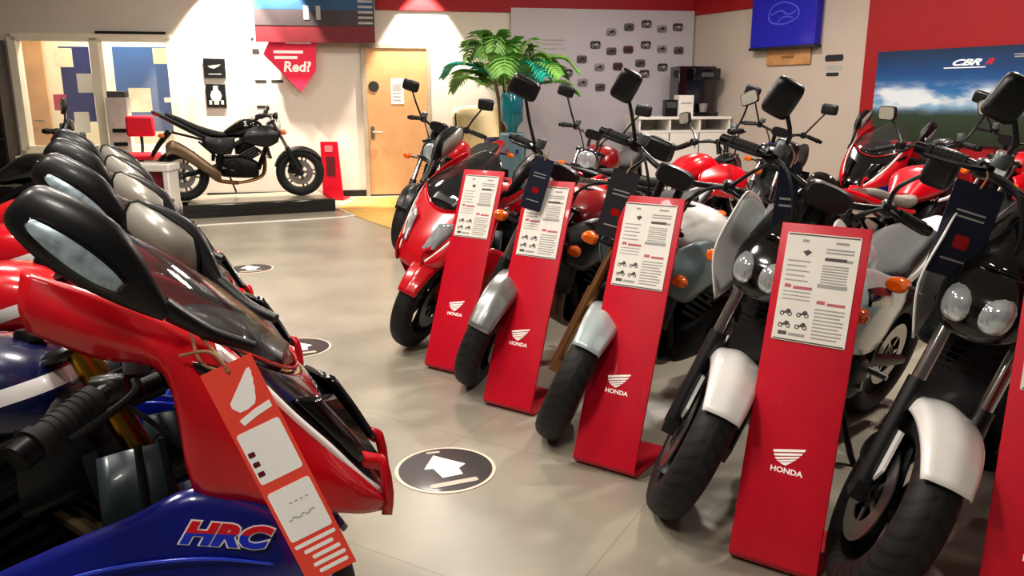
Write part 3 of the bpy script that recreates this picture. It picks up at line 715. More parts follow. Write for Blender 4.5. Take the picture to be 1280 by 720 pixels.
# printer and red chair on / behind the office counter
zs = WZ0-.06
def boxthing(name, label, catg, pl, r, off, depth, m, bev=.01, group=None):
    q = pl.rect(*r); mb = MB(); pl.slab(mb, *q, off, depth); return tag(mb.build(name, m, bevel=bev), label, catg, group)
pp = Plane(BACK.pt(0, 0, .23), 79.5); pr = pp.rect(130, 114, 164, 172)
pt_ = thing('printer', 'pale grey desktop printer standing on the office window sill', 'printer', pp.pt((pr[0]+pr[1])/2, zs))
it = M.Translation(-pt_.location); b = MB(); pp.slab(b, pr[0], pr[1], zs, pr[3]-.08, 0, .17); b.build('printer_body', mat('printer_grey', 'B9B6B0', .5), pt_, it, bevel=.015)
b = MB(); pp.slab(b, pr[0]+.02, pr[1]-.02, pr[3]-.08, pr[3], -.02, .14); b.build('scanner_lid', mat('printer_dark', '4A4A4E', .5), pt_, it, bevel=.01)
for k in (0, 1):
    b = MB(); z = zs+.12+.18*k; pp.slab(b, pr[0]+.05, pr[1]-.05, z, z+.05, .006, .03); b.build('paper_slot', BLACK, pt_, it)
pp = Plane(BACK.pt(0, 0, .50), 79.5); cr = pp.rect(150, 145, 198, 182)
ch = thing('office_chair', 'bright red padded chair against the office window wall', 'chair', pp.pt((cr[0]+cr[1])/2, 0)); it = M.Translation(-ch.location)
REDFAB = mat('red_fabric', 'D01830', .8, bump=.2)
b = MB(); pp.slab(b, cr[0]+.05, cr[1]-.03, cr[2]+.12, cr[3], 0, .07); b.build('backrest', REDFAB, ch, it, bevel=.03)
b = MB(); pp.slab(b, cr[0], cr[1], .62, .70, .28, .45); b.build('seat', REDFAB, ch, it, bevel=.03)
b = MB(); c0 = pp.pt((cr[0]+cr[1])/2, 0, .05); b.tube([c0+V((0, 0, .06)), c0+V((0, 0, .62))], .03, 10, 1); b.tube([c0+V((0, 0, .6)), c0-pp.n*.12+V((0, 0, .75)), c0-pp.n*.12+V((0, 0, cr[2]+.2))], .02, 8, 4)
for k in range(5):
    a = 2*PI*k/5; b.tube([c0+V((0, 0, .08)), c0+V((math.cos(a)*.28, math.sin(a)*.28, .03))], .018, 8, 1)
b.build('chair_base', BLACK, ch, it)

# pictures on the white wall
for k, (r, lb) in enumerate((((254, 73, 283, 97), 'small black framed picture with pale writing, upper of two beside the office window'), ((257, 105, 284, 134), 'small black framed picture with pale emblem, lower of two beside the office window'))):
    q = BACK.rect(*r); f = thing('framed_picture', lb, 'picture', BACK.pt((q[0]+q[1])/2, q[2]), 0, 'small framed pictures by the office window'); it = M.Translation(-f.location)
    b = MB(); BACK.slab(b, *q, .03, .03); b.build('frame', BLACK, f, it, bevel=.004)
    b = MB(); cu, cz = (q[0]+q[1])/2, (q[2]+q[3])/2; w = q[1]-q[0]; h = q[3]-q[2]
    if k == 0:
        wing(b, w*.6, h*.22, BACK.mx(cu, cz+.02, .031), .001); BACK.slab(b, cu-w*.3, cu+w*.3, q[2]+h*.16, q[2]+h*.2, .032, .001)
    else:
        b.prism([(.3*w*math.cos(a), .28*h*math.sin(a)) for a in [2*PI*i/8 for i in range(8)]], .001, BACK.mx(cu, cz, .031)); BACK.slab(b, cu-w*.12, cu+w*.12, q[2]+h*.12, q[3]-h*.08, .031, .001)
        for sx in (-1, 1): BACK.slab(b, cu+sx*w*.3-w*.07, cu+sx*w*.3+w*.07, q[2]+h*.12, q[2]+h*.3, .031, .001)
    b.build('print', mat('print_pale', 'B9B5AC', .7), f, it)
# dark little wall marks
for k, (r, lb) in enumerate((((313, 47, 317, 50), 'tiny dark sticker just under the hanging banner edge'), ((315, 61, 324, 67), 'small dark sticker at the tip of the red pointed sign'), ((319, 100, 333, 103), 'short dark lettering strip, first of the pair under the red pointed sign'), ((339, 100, 354, 103), 'short dark lettering strip, second of the pair under the red pointed sign'), ((321, 132, 333, 135), 'short dark lettering strip just above the black display bike'))):
    q = BACK.rect(*r); b = MB(); BACK.slab(b, *q, .006, .006); tag(b.build('wall_sticker', PRINTDK), lb, 'sticker', 'dark lettering strips on the white wall')
# dark shelving at the far end of the office wall
DP = Plane(BACK.pt(0, 0, .45), 79.5); q = DP.rect(-60, 48, 12, 200)
sh = thing('tall_shelving', 'tall dark shelving unit against the wall beyond the office window', 'shelving', DP.pt((q[0]+q[1])/2, 0)); it = M.Translation(-sh.location); SHM = mat('dark_walnut', '2A211C', .5, 0, .1, .2, 5)
b = MB()
for uu in (q[0], q[1]-.03): DP.slab(b, uu, uu+.03, 0, q[3], 0, .36)
DP.slab(b, q[0], q[1], 0, q[3], -.34, .02); b.build('carcass', SHM, sh, it)
for k in range(6):
    b = MB(); z = .08+(q[3]-.12)*k/5; DP.slab(b, q[0]+.03, q[1]-.03, z, z+.03, -.005, .33); b.build('shelf', SHM, sh, it)
# hanging banner
BAN = Plane(BACK.pt(0, 0, .25), 79.5); q = BAN.rect(313, -40, 469, 54); bn = thing('hanging_banner', 'wide banner striped blue, charcoal and dark red hanging over the display bike', 'banner', BAN.pt((q[0]+q[1])/2, q[2])); it = M.Translation(-bn.location)
zA = BAN.hit(313, 36)[1]; zB = BAN.hit(313, 11)[1]; zR = BAN.hit(440, 33)[1]; u0, u1 = q[0], q[1]
b = MB(); BAN.slab(b, u0, u1, q[2]-.0, 3.4, 0, .04); b.build('banner_board', mat('banner_dark_red', '6A101E', .6), bn, it)
b = MB(); BAN.slab(b, u0, u1, zR, zB, .004, .006); b.build('grey_band', mat('banner_charcoal', '3A3034', .6, 0, 0, .2, 2), bn, it)
b = MB(); BAN.slab(b, u0, u1, zB, 3.4, .005, .006); b.build('blue_band', mat('banner_blue', '1E4A70', .6, 0, 0, .25, 2), bn, it)
b = MB()
for k in range(9): BAN.slab(b, u1-.22, u1-.02, zR+.03+k*.07, zR+.06+k*.07, .009, .004)
for k, (uu, w) in enumerate(((.43, .07), (.53, .06))): BAN.slab(b, u0+(u1-u0)*uu-w/2, u0+(u1-u0)*uu+w/2, zR+.08, zR+.26, .009, .004)
b.build('printed_text', PRINT, bn, it)
# red pointed sign
SG = Plane(BACK.pt(0, 0, .12), 79.5); P = [SG.hit(*p) for p in ((343, 36), (395, 36), (395, 88), (377, 115), (329, 68))]
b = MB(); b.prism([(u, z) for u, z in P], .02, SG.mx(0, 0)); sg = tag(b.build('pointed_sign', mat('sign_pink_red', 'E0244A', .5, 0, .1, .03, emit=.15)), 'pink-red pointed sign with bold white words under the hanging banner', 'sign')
b = MB(); it = M.Translation(-sg.location)
for px, py, s, sz in ((373, 47, 'NEW', .20), (360, 64, 'Need new', .11), (357, 72, 'for your', .10), (371, 83, 'Tyres?', .17)):
    pass
for x0, y0, x1, y1 in ((356, 43, 389, 55), (342, 63, 379, 67), (343, 70, 372, 74)):
    q = SG.rect(x0, y0, x1, y1); SG.slab(b, *q, .024, .004)
u, z = SG.hit(371, 84); text_into(b, 'Red?', .19, SG.mx(u, z, .021), .004, bold=.006, shear=.15)
b.build('sign_lettering', TAGWHITE, sg, it)

# oak door beside the palm
dq = BACK.rect(456, 60, 537, 246); dd = bpy.data.objects.new('door_1', None); COL.objects.link(dd); dd.location = BACK.pt((dq[0]+dq[1])/2, 0); struct(dd); it = M.Translation(-dd.location)
b = MB(); BACK.slab(b, dq[0], dq[1], .02, dq[3], .03, .06); b.build('door_leaf', OAK, dd, it, bevel=.004)
b = MB()
for a, c2, z1 in ((dq[0]-.06, dq[0], dq[3]), (dq[1], dq[1]+.05, dq[3])): BACK.slab(b, a, c2, 0, z1, .045, .08)
BACK.slab(b, dq[0]-.06, dq[1]+.05, dq[3], dq[3]+.05, .045, .08); b.build('door_frame', mat('door_frame_grey', 'A89C8C', .6), dd, it)
u, z = BACK.hit(467, 108); b = MB(); b.lathe([(0, .012), (.07, .012), (.075, 0), (0, 0)], BACK.mx(u, z, .03), 28); b.build('door_roundel', PRINTDK, dd, it)
u, z = BACK.hit(466, 165); b = MB(); b.tube([BACK.pt(u, z, .03), BACK.pt(u, z, .08), BACK.pt(u+.13, z, .08)], .012, 8, 1); BACK.slab(b, u-.025, u+.025, z-.1, z+.08, .036, .006); b.build('door_handle', ALU, dd, it)
q = BACK.rect(488, 98, 505, 130); b = MB(); BACK.slab(b, *q, .036, .006); no = tag(b.build('door_notice', PAPER), 'white paper notice fixed on the oak door', 'notice')
b = MB(); BACK.slab(b, q[0]+.03, q[1]-.03, q[3]-.17, q[3]-.07, .039, .002)
for k in range(3): BACK.slab(b, q[0]+.03, q[1]-.04, q[2]+.05+.05*k, q[2]+.065+.05*k, .039, .002)
b.build('printed_text', PRINT, no, M.Translation(-no.location))

# history display wall
q = BACK.rect(638, 10, 866, 190); HW = Plane(BACK.pt(0, 0, .06), 79.5)
b = MB(); BACK.slab(b, q[0], uc-.02, .0, ZF+.06, .06, .06)
disp = tag(b.build('history_display', mat('display_lilac', 'B9B3BA', .6, 0, 0, .03, 1), mx=M()), 'wide pale lilac history panel covering the wall behind the palm and counter', 'panel')
b = MB()
for y, x1 in ((50, 706), (55, 702), (61, 707), (68, 698)):
    a = HW.hit(678, y); c2 = HW.hit(x1, y); HW.slab(b, a[0], c2[0], a[1]-.012, a[1]+.012, .004, .004)
b.build('printed_text', PRINT, disp)
PHT = [(764, 40, 0), (786, 34, 1), (808, 30, 2), (827, 36, 0), (847, 34, 2), (744, 56, 2), (764, 64, 1), (785, 62, 3), (807, 56, 2), (827, 61, 0), (848, 63, 1), (727, 74, 1), (749, 84, 0), (772, 83, 3), (800, 79, 1), (828, 84, 2), (709, 91, 2), (728, 103, 0), (750, 109, 1), (805, 92, 2), (847, 94, 2)]
PIC = [mat('photo_pale', '8F8B8C', .6, 0, 0, .3, 20), mat('photo_mid', '5E5658', .6, 0, 0, .5, 20), mat('photo_dark', '2E2A2C', .6, 0, 0, .6, 20), mat('photo_maroon', '54242C', .6, 0, 0, .4, 20)]
PHN = ['pale grey', 'mid grey', 'near black', 'dark maroon']
ROWN = {}
rows_ = [('top', 0, 45), ('second', 45, 70), ('third', 70, 88), ('fourth', 88, 97), ('lowest', 97, 130)]
for i, (x, y, k) in enumerate(PHT):
    rn = [r for r, a, c2 in rows_ if a <= y < c2][0]; same = sorted([p[0] for p in PHT if [r for r, a, c2 in rows_ if a <= p[1] < c2][0] == rn]); n = same.index(x)
    od = ['first', 'second', 'third', 'fourth', 'fifth', 'sixth'][n]
    u, z = HW.hit(x, y); ph = MB(); ph.prism(rrect(.15, .105, .03, 4), .02, HW.mx(u, z, 0))
    o = tag(ph.build('history_photo', PIC[k]), f'{PHN[k]} motorcycle photo, {od} from the palm in the {rn} row of the history panel', 'picture', 'motorcycle photos on the history panel')
    s = MB()
    for sx in (-.035, .035): s.lathe([(.018, 0), (.026, 0), (.026, .004), (.018, .004)], HW.mx(u+sx, z-.015, .02), 16, True)
    s.prism([(-.045, .0), (-.01, .005), (.005, .025), (.03, .02), (.04, -.005), (.0, -.015)], .004, HW.mx(u, z, .02)); s.build('bike_picture', PRINTDK if k != 2 else PRINT, o, M.Translation(-o.location))

# counter, coffee machine, boxes
CP = Plane(BACK.pt(0, 0, .95), 79.5); q = CP.rect(800, 146, 908, 215)
ct = thing('counter_unit', 'white open shelf counter standing in the corner below the history panel', 'counter', CP.pt((q[0]+q[1])/2, 0)); it = M.Translation(-ct.location)
CW = mat('counter_white', 'E6E2DC', .5, 0, .1, .02); u0, u1, zt = q[0], q[1], q[3]
b = MB(); CP.slab(b, u0-.02, u1+.02, zt-.04, zt, .02, .62); b.build('counter_top', CW, ct, it, bevel=.004)
zsf = CP.hit(850, 163)[1]
b = MB(); n_ = 3
for k in range(n_+1): uu = u0+(u1-u0)*k/n_; CP.slab(b, uu-.015, uu+.015, zsf, zt-.04, 0, .58)
CP.slab(b, u0, u1, zsf-.03, zsf, 0, .58); CP.slab(b, u0, u1, zsf, zt-.04, -.56, .02, 0); b.build('shelf_bay', CW, ct, it)
for k in range(3):
    b = MB(); CP.slab(b, u0+(u1-u0)*k/3+.01, u0+(u1-u0)*(k+1)/3-.01, .08, zsf-.035, .0, .03); dr_ = b.build('cupboard_door', CW, ct, it, bevel=.003)
    b = MB(); uu = u0+(u1-u0)*(k+.85)/3; b.tube([CP.pt(uu, zsf-.12, .015), CP.pt(uu, zsf-.24, .015)], .008, 8, 1); b.build('door_handle', ALU, dr_)
b = MB(); CP.slab(b, u0+.03, u1-.03, 0, .08, -.05, .5); b.build('plinth', BLACK, ct, it)
q = CP.rect(856, 82, 900, 144); cm = thing('coffee_machine', 'tall black coffee machine on the white corner counter', 'coffee machine', CP.pt((q[0]+q[1])/2, zt, -.25)); it = M.Translation(-cm.location)
b = MB(); CP.slab(b, q[0], q[1], zt+.02, q[3], -.2, .35); CP.slab(b, q[0]+.3*(q[1]-q[0]), q[1], q[3]-.2, q[3]-.03, -.05, .2); CP.slab(b, q[0]+.3*(q[1]-q[0]), q[1], zt, zt+.06, -.05, .2); b.build('machine_body', GLOSS, cm, it, bevel=.015)
b = MB(); uu = q[0]+.63*(q[1]-q[0]); b.lathe([(0, 0), (.05, 0), (.065, .12), (.06, .12), (0, .11)], M.Translation(CP.pt(uu, zt+.06, -.12)), 20); b.build('cup', PIC[0], cm, it)
b = MB(); CP.slab(b, uu-.08, uu+.1, q[3]-.15, q[3]-.09, -.045, .01); b.build('display', GREY, cm, it)
q = CP.rect(850, 119, 867, 146); b = MB(); CP.slab(b, q[0], q[1], zt, q[3], -.02, .2); cs = tag(b.build('cardboard_carton', CW, bevel=.004), 'white carton on the counter beside the coffee machine', 'box')
b = MB(); CP.slab(b, q[0]+.03, q[1]-.03, q[3]-.12, q[3]-.1, -.017, .004); b.build('printed_text', PRINT, cs, M.Translation(-cs.location))
q = CP.rect(834, 122, 848, 146); b = MB(); CP.slab(b, q[0], q[1], zt, q[3]-.03, -.05, .12); o = tag(b.build('card_reader', BLACK, bevel=.01), 'small black card reader on the counter by the white carton', 'card reader')
b = MB(); CP.slab(b, q[0]+.02, q[1]-.02, zt+.12, q[3]-.06, -.046, .006); b.build('screen', GREY, o, M.Translation(-o.location))

# blue banner, plaque, stickers on the side wall
SP = Plane(SIDE.pt(0, 0, .12), 153); q = SP.rect(944, -40, 1018, 55)
bb = thing('blue_banner', 'deep blue square banner with outlined helmet emblem hanging on the side wall', 'banner', SP.pt((q[0]+q[1])/2, q[2])); it = M.Translation(-bb.location)
b = MB(); SP.slab(b, q[0], q[1], q[2], 3.3, 0, .1); b.build('banner_panel', mat('banner_deep_blue', '1414A4', .5, 0, .1, .05, emit=.1), bb, it, bevel=.004)
b = MB(); u, z = SP.hit(980, 17); mm = SP.mx(u, z, .002)
b.tube([mm @ V(p) for p in ((-.26, -.02, 0), (-.2, .1, 0), (0, .14, 0), (.22, .06, 0), (.24, -.06, 0), (.02, -.13, 0), (-.2, -.1, 0))], .01, 6, 4, closed=True)
b.tube([mm @ V(p) for p in ((-.22, 0, 0), (-.05, .04, 0), (.08, -.02, 0), (.2, .02, 0))], .01, 6, 4); b.tube([mm @ V(p) for p in ((-.1, -.1, 0), (0, -.04, 0), (.16, -.06, 0))], .008, 6, 4)
b.build('emblem', mat('emblem_blue', '5A66D0', .5), bb, it)
b = MB(); SP.slab(b, q[0]-.01, q[1]+.01, q[2]-.035, q[2], .01, .12); b.build('bottom_rail', BLACK, bb, it)
q = SIDE.rect(961, 63, 1014, 80); b = MB(); SIDE.slab(b, *q, .03, .03); wp = tag(b.build('wooden_plaque', mat('plaque_wood', 'B98A5C', .5, 0, .1, .2, 6), bevel=.004), 'small oblong wooden plaque below the deep blue banner', 'plaque')
b = MB(); u, z = (q[0]+q[1])/2, (q[2]+q[3])/2; b.prism(rrect(.22, .035, .015, 3), .003, SIDE.mx(u, z, .03)); b.build('engraving', mat('plaque_engraving', '8A5E38', .6), wp, M.Translation(-wp.location))
for r, lb, m in (((1032, 69, 1054, 76), 'dark oval sticker on the side wall beside the wooden plaque', PRINTDK), ((1033, 82, 1052, 87), 'grey text strip on the side wall beneath the oval sticker', PRINT), ((1033, 91, 1048, 95), 'dark text strip on the side wall, lowest under the oval sticker', PRINTDK)):
    q = SIDE.rect(*r); b = MB(); b.prism(rrect(q[1]-q[0], q[3]-q[2], (q[3]-q[2])*.4, 4), .004, SIDE.mx((q[0]+q[1])/2, (q[2]+q[3])/2, 0)); tag(b.build('wall_sticker', m), lb, 'sticker', 'stickers on the side wall')

# sky poster
def poster_material():
    m = bpy.data.materials.new('sky_poster_print'); m.use_nodes = True
    nt = m.node_tree; bs = nt.nodes['Principled BSDF']; tc = nt.nodes.new('ShaderNodeTexCoord'); sp = nt.nodes.new('ShaderNodeSeparateXYZ')
    nt.links.new(tc.outputs['Generated'], sp.inputs[0])
    r = nt.nodes.new('ShaderNodeValToRGB'); el = r.color_ramp.elements
    el[0].position = 0; el[0].color = lin('24301F'); el[1].position = 1; el[1].color = lin('0C2A4C')
    for p, c in ((.30, '2E3E2C'), (.345, '4E6272'), (.40, '7FA6C4'), (.55, '3470A8'), (.75, '174A82')): e = el.new(p); e.color = lin(c)
    n1 = nt.nodes.new('ShaderNodeTexNoise'); n1.inputs['Scale'].default_value = 5; n1.inputs['Detail'].default_value = 5
    nt.links.new(tc.outputs['Generated'], n1.inputs['Vector'])
    zz = mth(nt, 'ADD', sp.outputs['Z'], mth(nt, 'MULTIPLY', mth(nt, 'SUBTRACT', n1.outputs['Fac'], .5), .10)); nt.links.new(zz, r.inputs['Fac'])
    mp = nt.nodes.new('ShaderNodeMapping'); mp.inputs['Scale'].default_value = (1.5, 1.5, 3.2); mp.inputs['Location'].default_value = (.4, .1, 0); nt.links.new(tc.outputs['Generated'], mp.inputs['Vector'])
    n = nt.nodes.new('ShaderNodeTexNoise'); n.inputs['Scale'].default_value = 1.9; n.inputs['Detail'].default_value = 8; nt.links.new(mp.outputs[0], n.inputs['Vector'])
    band = nt.nodes.new('ShaderNodeValToRGB'); be = band.color_ramp.elements; be[0].position = .34; be[0].color = (0, 0, 0, 1); be[1].position = .68; be[1].color = (0, 0, 0, 1)
    for p, c in ((.42, 1), (.50, 1)): e = be.new(p); e.color = (c, c, c, 1)
    nt.links.new(sp.outputs['Z'], band.inputs['Fac'])
    cl = mth(nt, 'MULTIPLY', band.outputs['Color'], mth(nt, 'MULTIPLY', mth(nt, 'MAXIMUM', mth(nt, 'SUBTRACT', n.outputs['Fac'], .42), 0), 7)); cl = mth(nt, 'MINIMUM', cl, .9)
    mx = nt.nodes.new('ShaderNodeMix'); mx.data_type = 'RGBA'; nt.links.new(cl, mx.inputs['Factor']); nt.links.new(r.outputs['Color'], mx.inputs['A']); mx.inputs['B'].default_value = lin('DCE2E6')
    nt.links.new(mx.outputs['Result'], bs.inputs['Base Color']); bs.inputs['Roughness'].default_value = .5
    nt.links.new(mx.outputs['Result'], bs.inputs['Emission Color']); bs.inputs['Emission Strength'].default_value = .06
    return m
PP = Plane(SIDE.pt(0, 0, .06), 153); a = PP.hit(1098, 65); c2 = PP.hit(1290, 55); zt = a[1]
b = MB(); PP.slab(b, a[0], c2[0]+.35, zt-1.0, zt, 0, .03); po = tag(b.build('sky_poster', poster_material()), 'large landscape poster of blue sky, clouds and dark hills on the red wall', 'poster')
it = M.Translation(-po.location); b = MB(); u, z = PP.hit(1214, 78); text_into(b, 'CBR', .085, PP.mx(u-.07, z, .001), .002, bold=.003, shear=.5, sx=2.0); z2 = PP.hit(1214, 84)[1]; PP.slab(b, u-.3, u+.16, z2-.006, z2+.004, .003, .002); b.build('poster_lettering', TAGWHITE, po, it)
b = MB(); u2, z = PP.hit(1236, 77); text_into(b, 'R', .085, PP.mx(u2, z, .001), .002, bold=.003, shear=.5, sx=1.6); b.build('poster_initial', mat('print_bright_red', 'C81838', .6), po, it)
b = MB(); 
for y in (63, 66): 
    u, z = PP.hit(1276, y+4); PP.slab(b, u-.06, u+.06, z-.008, z+.004, .003, .002)
b.build('small_print', PRINT, po, it)

# palm in a tall pot, tub chair
PY = 10.6; pb = at(632, 205, PY); pc = V((pb.x, PY, 0))
pm = thing('potted_palm', 'leafy green potted palm lit teal in front of the history panel', 'plant', pc)
PALM = mat('palm_leaf', '6FA04A', .5, 0, 0, .3, 4); PALM_LIT = mat('palm_leaf_teal_lit', '22B8A4', .45, 0, 0, .25, 4);  # teal leaf colour has the teal light's tint painted in
b = MB(); b.lathe([(0, 0), (.20, 0), (.24, .25), (.27, .75), (.285, .9), (.26, .9), (.24, .82), (0, .82)], M(), 28); b.build('pot', mat('navy_pot', '0E2460', .3, 0, .5), pm)
b = MB(); b.lathe([(0, .83), (.24, .83), (.2, .86), (0, .88)], M(), 20); b.build('soil', mat('soil', '2A1E14', .95, bump=.5), pm)
for k in range(4):
    b = MB(); a = k*1.7; b.tube([(.05*math.cos(a), .05*math.sin(a), .84), (.08*math.cos(a), .08*math.sin(a), 1.3), (.14*math.cos(a), .14*math.sin(a), 1.65)], [.03, .018], 8, 4); b.build('trunk', mat('palm_stem', '5E4A2E', .8), pm)
rnd = random.Random(3)
for k in range(24):
    a = k*2.4+rnd.uniform(-.2, .2); st = V((.12*math.cos(a), .12*math.sin(a), 1.45+.25*rnd.random())); L = .55+.35*rnd.random(); el = R(15+60*rnd.random())
    dh = V((math.cos(a), math.sin(a), 0)); pts = [st, st+dh*L*.4*math.cos(el)+V((0, 0, L*.5*math.sin(el))), st+dh*L*.8*math.cos(el)+V((0, 0, L*.62*math.sin(el))), st+dh*L*1.1*math.cos(el)+V((0, 0, L*.45*math.sin(el)-.08))]
    sp_ = cat(pts, 6); b = MB(); b.tube(sp_, [.008, .003], 5, 1); sd = dh.cross(V((0, 0, 1)))
    for i in range(3, len(sp_)):
        ll = .24*math.sin(PI*(i+2)/(len(sp_)+3))+.05; t = (sp_[i]-sp_[i-1]).normalized()
        for s in (-1, 1):
            p = sp_[i]; q1 = p+(sd*s*.8+t*.6).normalized()*ll*.5+V((0, 0, .015)); q2 = p+(sd*s*.8+t*.6).normalized()*ll+V((0, 0, -.04)); w = t*.028
            b.add([p-w*.5, p+w*.5, q1+w, q2, q1-w], [(0, 1, 2, 3, 4)])
    b.build('frond', PALM_LIT if k % 7 == 3 else PALM, pm)
# stand-in for the suit-like teal shape by the palm, modelled as a dispenser
wc = thing('dispenser_stand_in', 'dispenser-like stand-in for the teal and blue shape beside the palm pot', 'water dispenser', V((at(640, 100, 9.95).x, 9.95, 0)))
b = MB(); b.box((0, 0, .5), (.3, .3, 1.0)); b.build('cabinet', mat('dispenser_grey', '5A7076', .4), wc, bevel=.03)
b = MB(); b.lathe([(0, 1.0), (.06, 1.0), (.07, 1.06), (.135, 1.14), (.14, 1.42), (.12, 1.47), (0, 1.49)], M(), 24); b.build('bottle', mat('teal_bottle', '12707E', .1, 0, .5, .25, 6, alpha=.85), wc)
for s in (-1, 1):
    b = MB(); b.tube([(s*.06, -.15, .8), (s*.06, -.2, .8), (s*.06, -.2, .75)], .014, 8, 1); b.build('tap', [REDLENS, BLUE][s > 0], wc)
tcx = at(600, 150, 11.2)
tc_ = thing('tub_chair', 'cream upholstered tub chair between the oak door and the palm', 'chair', V((tcx.x, 11.25, 0)))
CRM = mat('cream_leather', 'D8C9A8', .5, 0, .1, .05)
b = MB(); rows = []
for i in range(13):
    a = R(-20+220*i/12); rows.append([(.36*math.cos(a)*k, .34*math.sin(a)*k, z) for z, k in ((.40, .98), (.8, 1.02), (1.15+.08*math.sin(R(180*i/12)), 1.04), (1.2+.08*math.sin(R(180*i/12)), .98), (1.12, .88), (.5, .84))])
b.sheet(rows, refine=2); b.build('backrest', CRM, tc_, solid=.03)
b = MB(); b.lathe([(0, .44), (.28, .44), (.31, .50), (.29, .58), (0, .6)], M(), 24); b.build('seat', CRM, tc_)
for k in range(4):
    a = PI/4+k*PI/2; b = MB(); b.tube([(.2*math.cos(a), .2*math.sin(a), .45), (.26*math.cos(a), .26*math.sin(a), 0)], [.022, .015], 8, 1); b.build('leg', DARKMET, tc_)

# low plinth with the black display bike, white framed unit, red stand at the back
pA = ground(235, 274); pB = ground(420, 264)
PLN = Plane(pA, math.degrees(math.atan2((pB-pA).x, (pB-pA).y))); PW = (pB-pA).length
b = MB(); PLN.slab(b, -.05, PW, 0, .16, 0, 1.0); pth = tag(b.build('display_plinth', GLOSS, bevel=.012), 'low glossy black plinth carrying the black display motorcycle', 'plinth')
b = MB(); PLN.slab(b, .02, PW-.08, .16, .166, -.06, .9); b.build('plinth_top', mat('plinth_top_grey', '8E8778', .3, 0, .3, .05), pth, M.Translation(-pth.location))
b = MB(); P = [ground(*p) for p in ((240, 283), (428, 272), (434, 267), (424, 262))]; b.tube([p+V((0, 0, .003)) for p in P], .014, 6, 3); tag(b.build('floor_tape', mat('white_tape', 'D8D4CC', .5)), 'thin white tape line on the floor along the black plinth', 'tape')
P = [ground(*p) for p in ((420, 262), (449, 247), (497, 247), (500, 290))]; b = MB(); b.add([p+V((0, 0, .004)) for p in P], [(0, 1, 2, 3)], False); tag(b.build('floor_mat', mat('yellow_mat', 'D9AF62', .6, 0, 0, .1, 5), solid=.006), 'pale yellow wood-look mat on the floor before the oak door', 'mat')
UP = Plane((ground(222, 276)), 90); q = UP.rect(150, 205, 215, 266)
un = thing('display_case', 'white framed low display case with maroon inset beside the black plinth', 'display case', UP.pt((q[0]+q[1])/2, 0, -.2)); it = M.Translation(-un.location)
WG = mat('case_white', 'EDE9E4', .35, 0, .3, .02)
b = MB(); u0, u1, z1 = q[0], q[1], q[3]
for a, c2 in ((u0, u0+.07), (u1-.07, u1)): UP.slab(b, a, c2, 0, z1-.07, 0, .3)
UP.slab(b, u0-.02, u1+.02, z1-.09, z1, .02, .34); UP.slab(b, u0, u1, 0, .06, 0, .3); b.build('case_frame', WG, un, it, bevel=.015)
b = MB(); UP.slab(b, u0+.07, u1-.07, .06, z1-.09, -.05, .02); b.build('inset_panel', mat('maroon_panel', '7C1830', .5), un, it)
RP = Plane(ground(415, 250), 95); q = RP.rect(401, 177, 430, 248)
rs = thing('back_price_stand', 'small red price stand by the wall behind the display bike wheel', 'stand', RP.pt((q[0]+q[1])/2, 0)); it = M.Translation(-rs.location)
b = MB(); pts = [(q[0], 0), (q[1], 0), (q[1]-.05, q[3]), (q[0]+.0, q[3])]; b.prism(pts, .03, RP.mx(0, 0, 0)); RP.slab(b, q[0], q[1], 0, .02, .02, .3); b.build('stand_panel', STAND_RED, rs, it)
b = MB(); RP.slab(b, q[0]+.06, q[1]-.12, q[3]-.14, q[3]-.05, .034, .004); b.build('price_sheet', mat('pink_print', 'D07880', .6), rs, it)
b = MB(); RP.slab(b, q[0]+.07, q[1]-.1, q[3]*.42, q[3]*.75, .034, .004); b.build('dark_print', mat('maroon_print', '5A0A18', .6), rs, it)

# floor stickers: dark discs with pale rim and arrow
for i, ((x, y), rad, lb) in enumerate((((557, 587), .20, 'round dark floor sticker with white arrow, closest one beside the red stands'), ((373, 435), .19, 'round dark floor sticker with pale rim half hidden by the red motorcycle nose'), ((313, 336), .19, 'round dark floor sticker farthest off, toward the black plinth'))):
    c = ground(x, y); s = thing('floor_sticker', lb, 'sticker', c, 0, 'round floor stickers')
    b = MB(); b.lathe([(0, 0), (rad, 0), (rad, .003), (0, .003)], M(), 48); b.build('rim', mat('sticker_rim', 'E8D8C4', .5), s)
    b = MB(); b.lathe([(0, .003), (rad*.93, .003), (rad*.93, .0045), (0, .0045)], M(), 48); b.build('disc', mat('sticker_dark', '2A2224', .4, 0, .2, .1), s)
    b = MB(); k = rad; ar = [(-.40, .02), (-.30, .52), (-.12, .38), (.28, .28), (.38, -.02), (.25, -.08), (.30, -.30), (0.04, -.40), (-.2, -.12)]
    ar = [(-.30, .55), (-.42, -.05), (-.24, -.02), (-.02, -.38), (.36, -.22), (.26, .02), (.38, .20), (.02, .38)]
    b.prism([(x_*k, y_*k*1.05) for x_, y_ in ar], .0015, M.Translation((0, 0, .0045))); b.build('arrow', TAGWHITE, s)
    b = MB(); b.prism(rrect(.95*k, .16*k, .05*k, 3), .0015, M.Translation((.22*k, -.60*k, .0045)) @ M.Rotation(R(22), 4, 'Z')); b.prism(rrect(.28*k, .09*k, .03*k, 3), .0015, M.Translation((-.32*k, .72*k, .0045)) @ M.Rotation(R(15), 4, 'Z')); b.build('printed_text', mat('sticker_text', 'C8BCAE', .5), s)

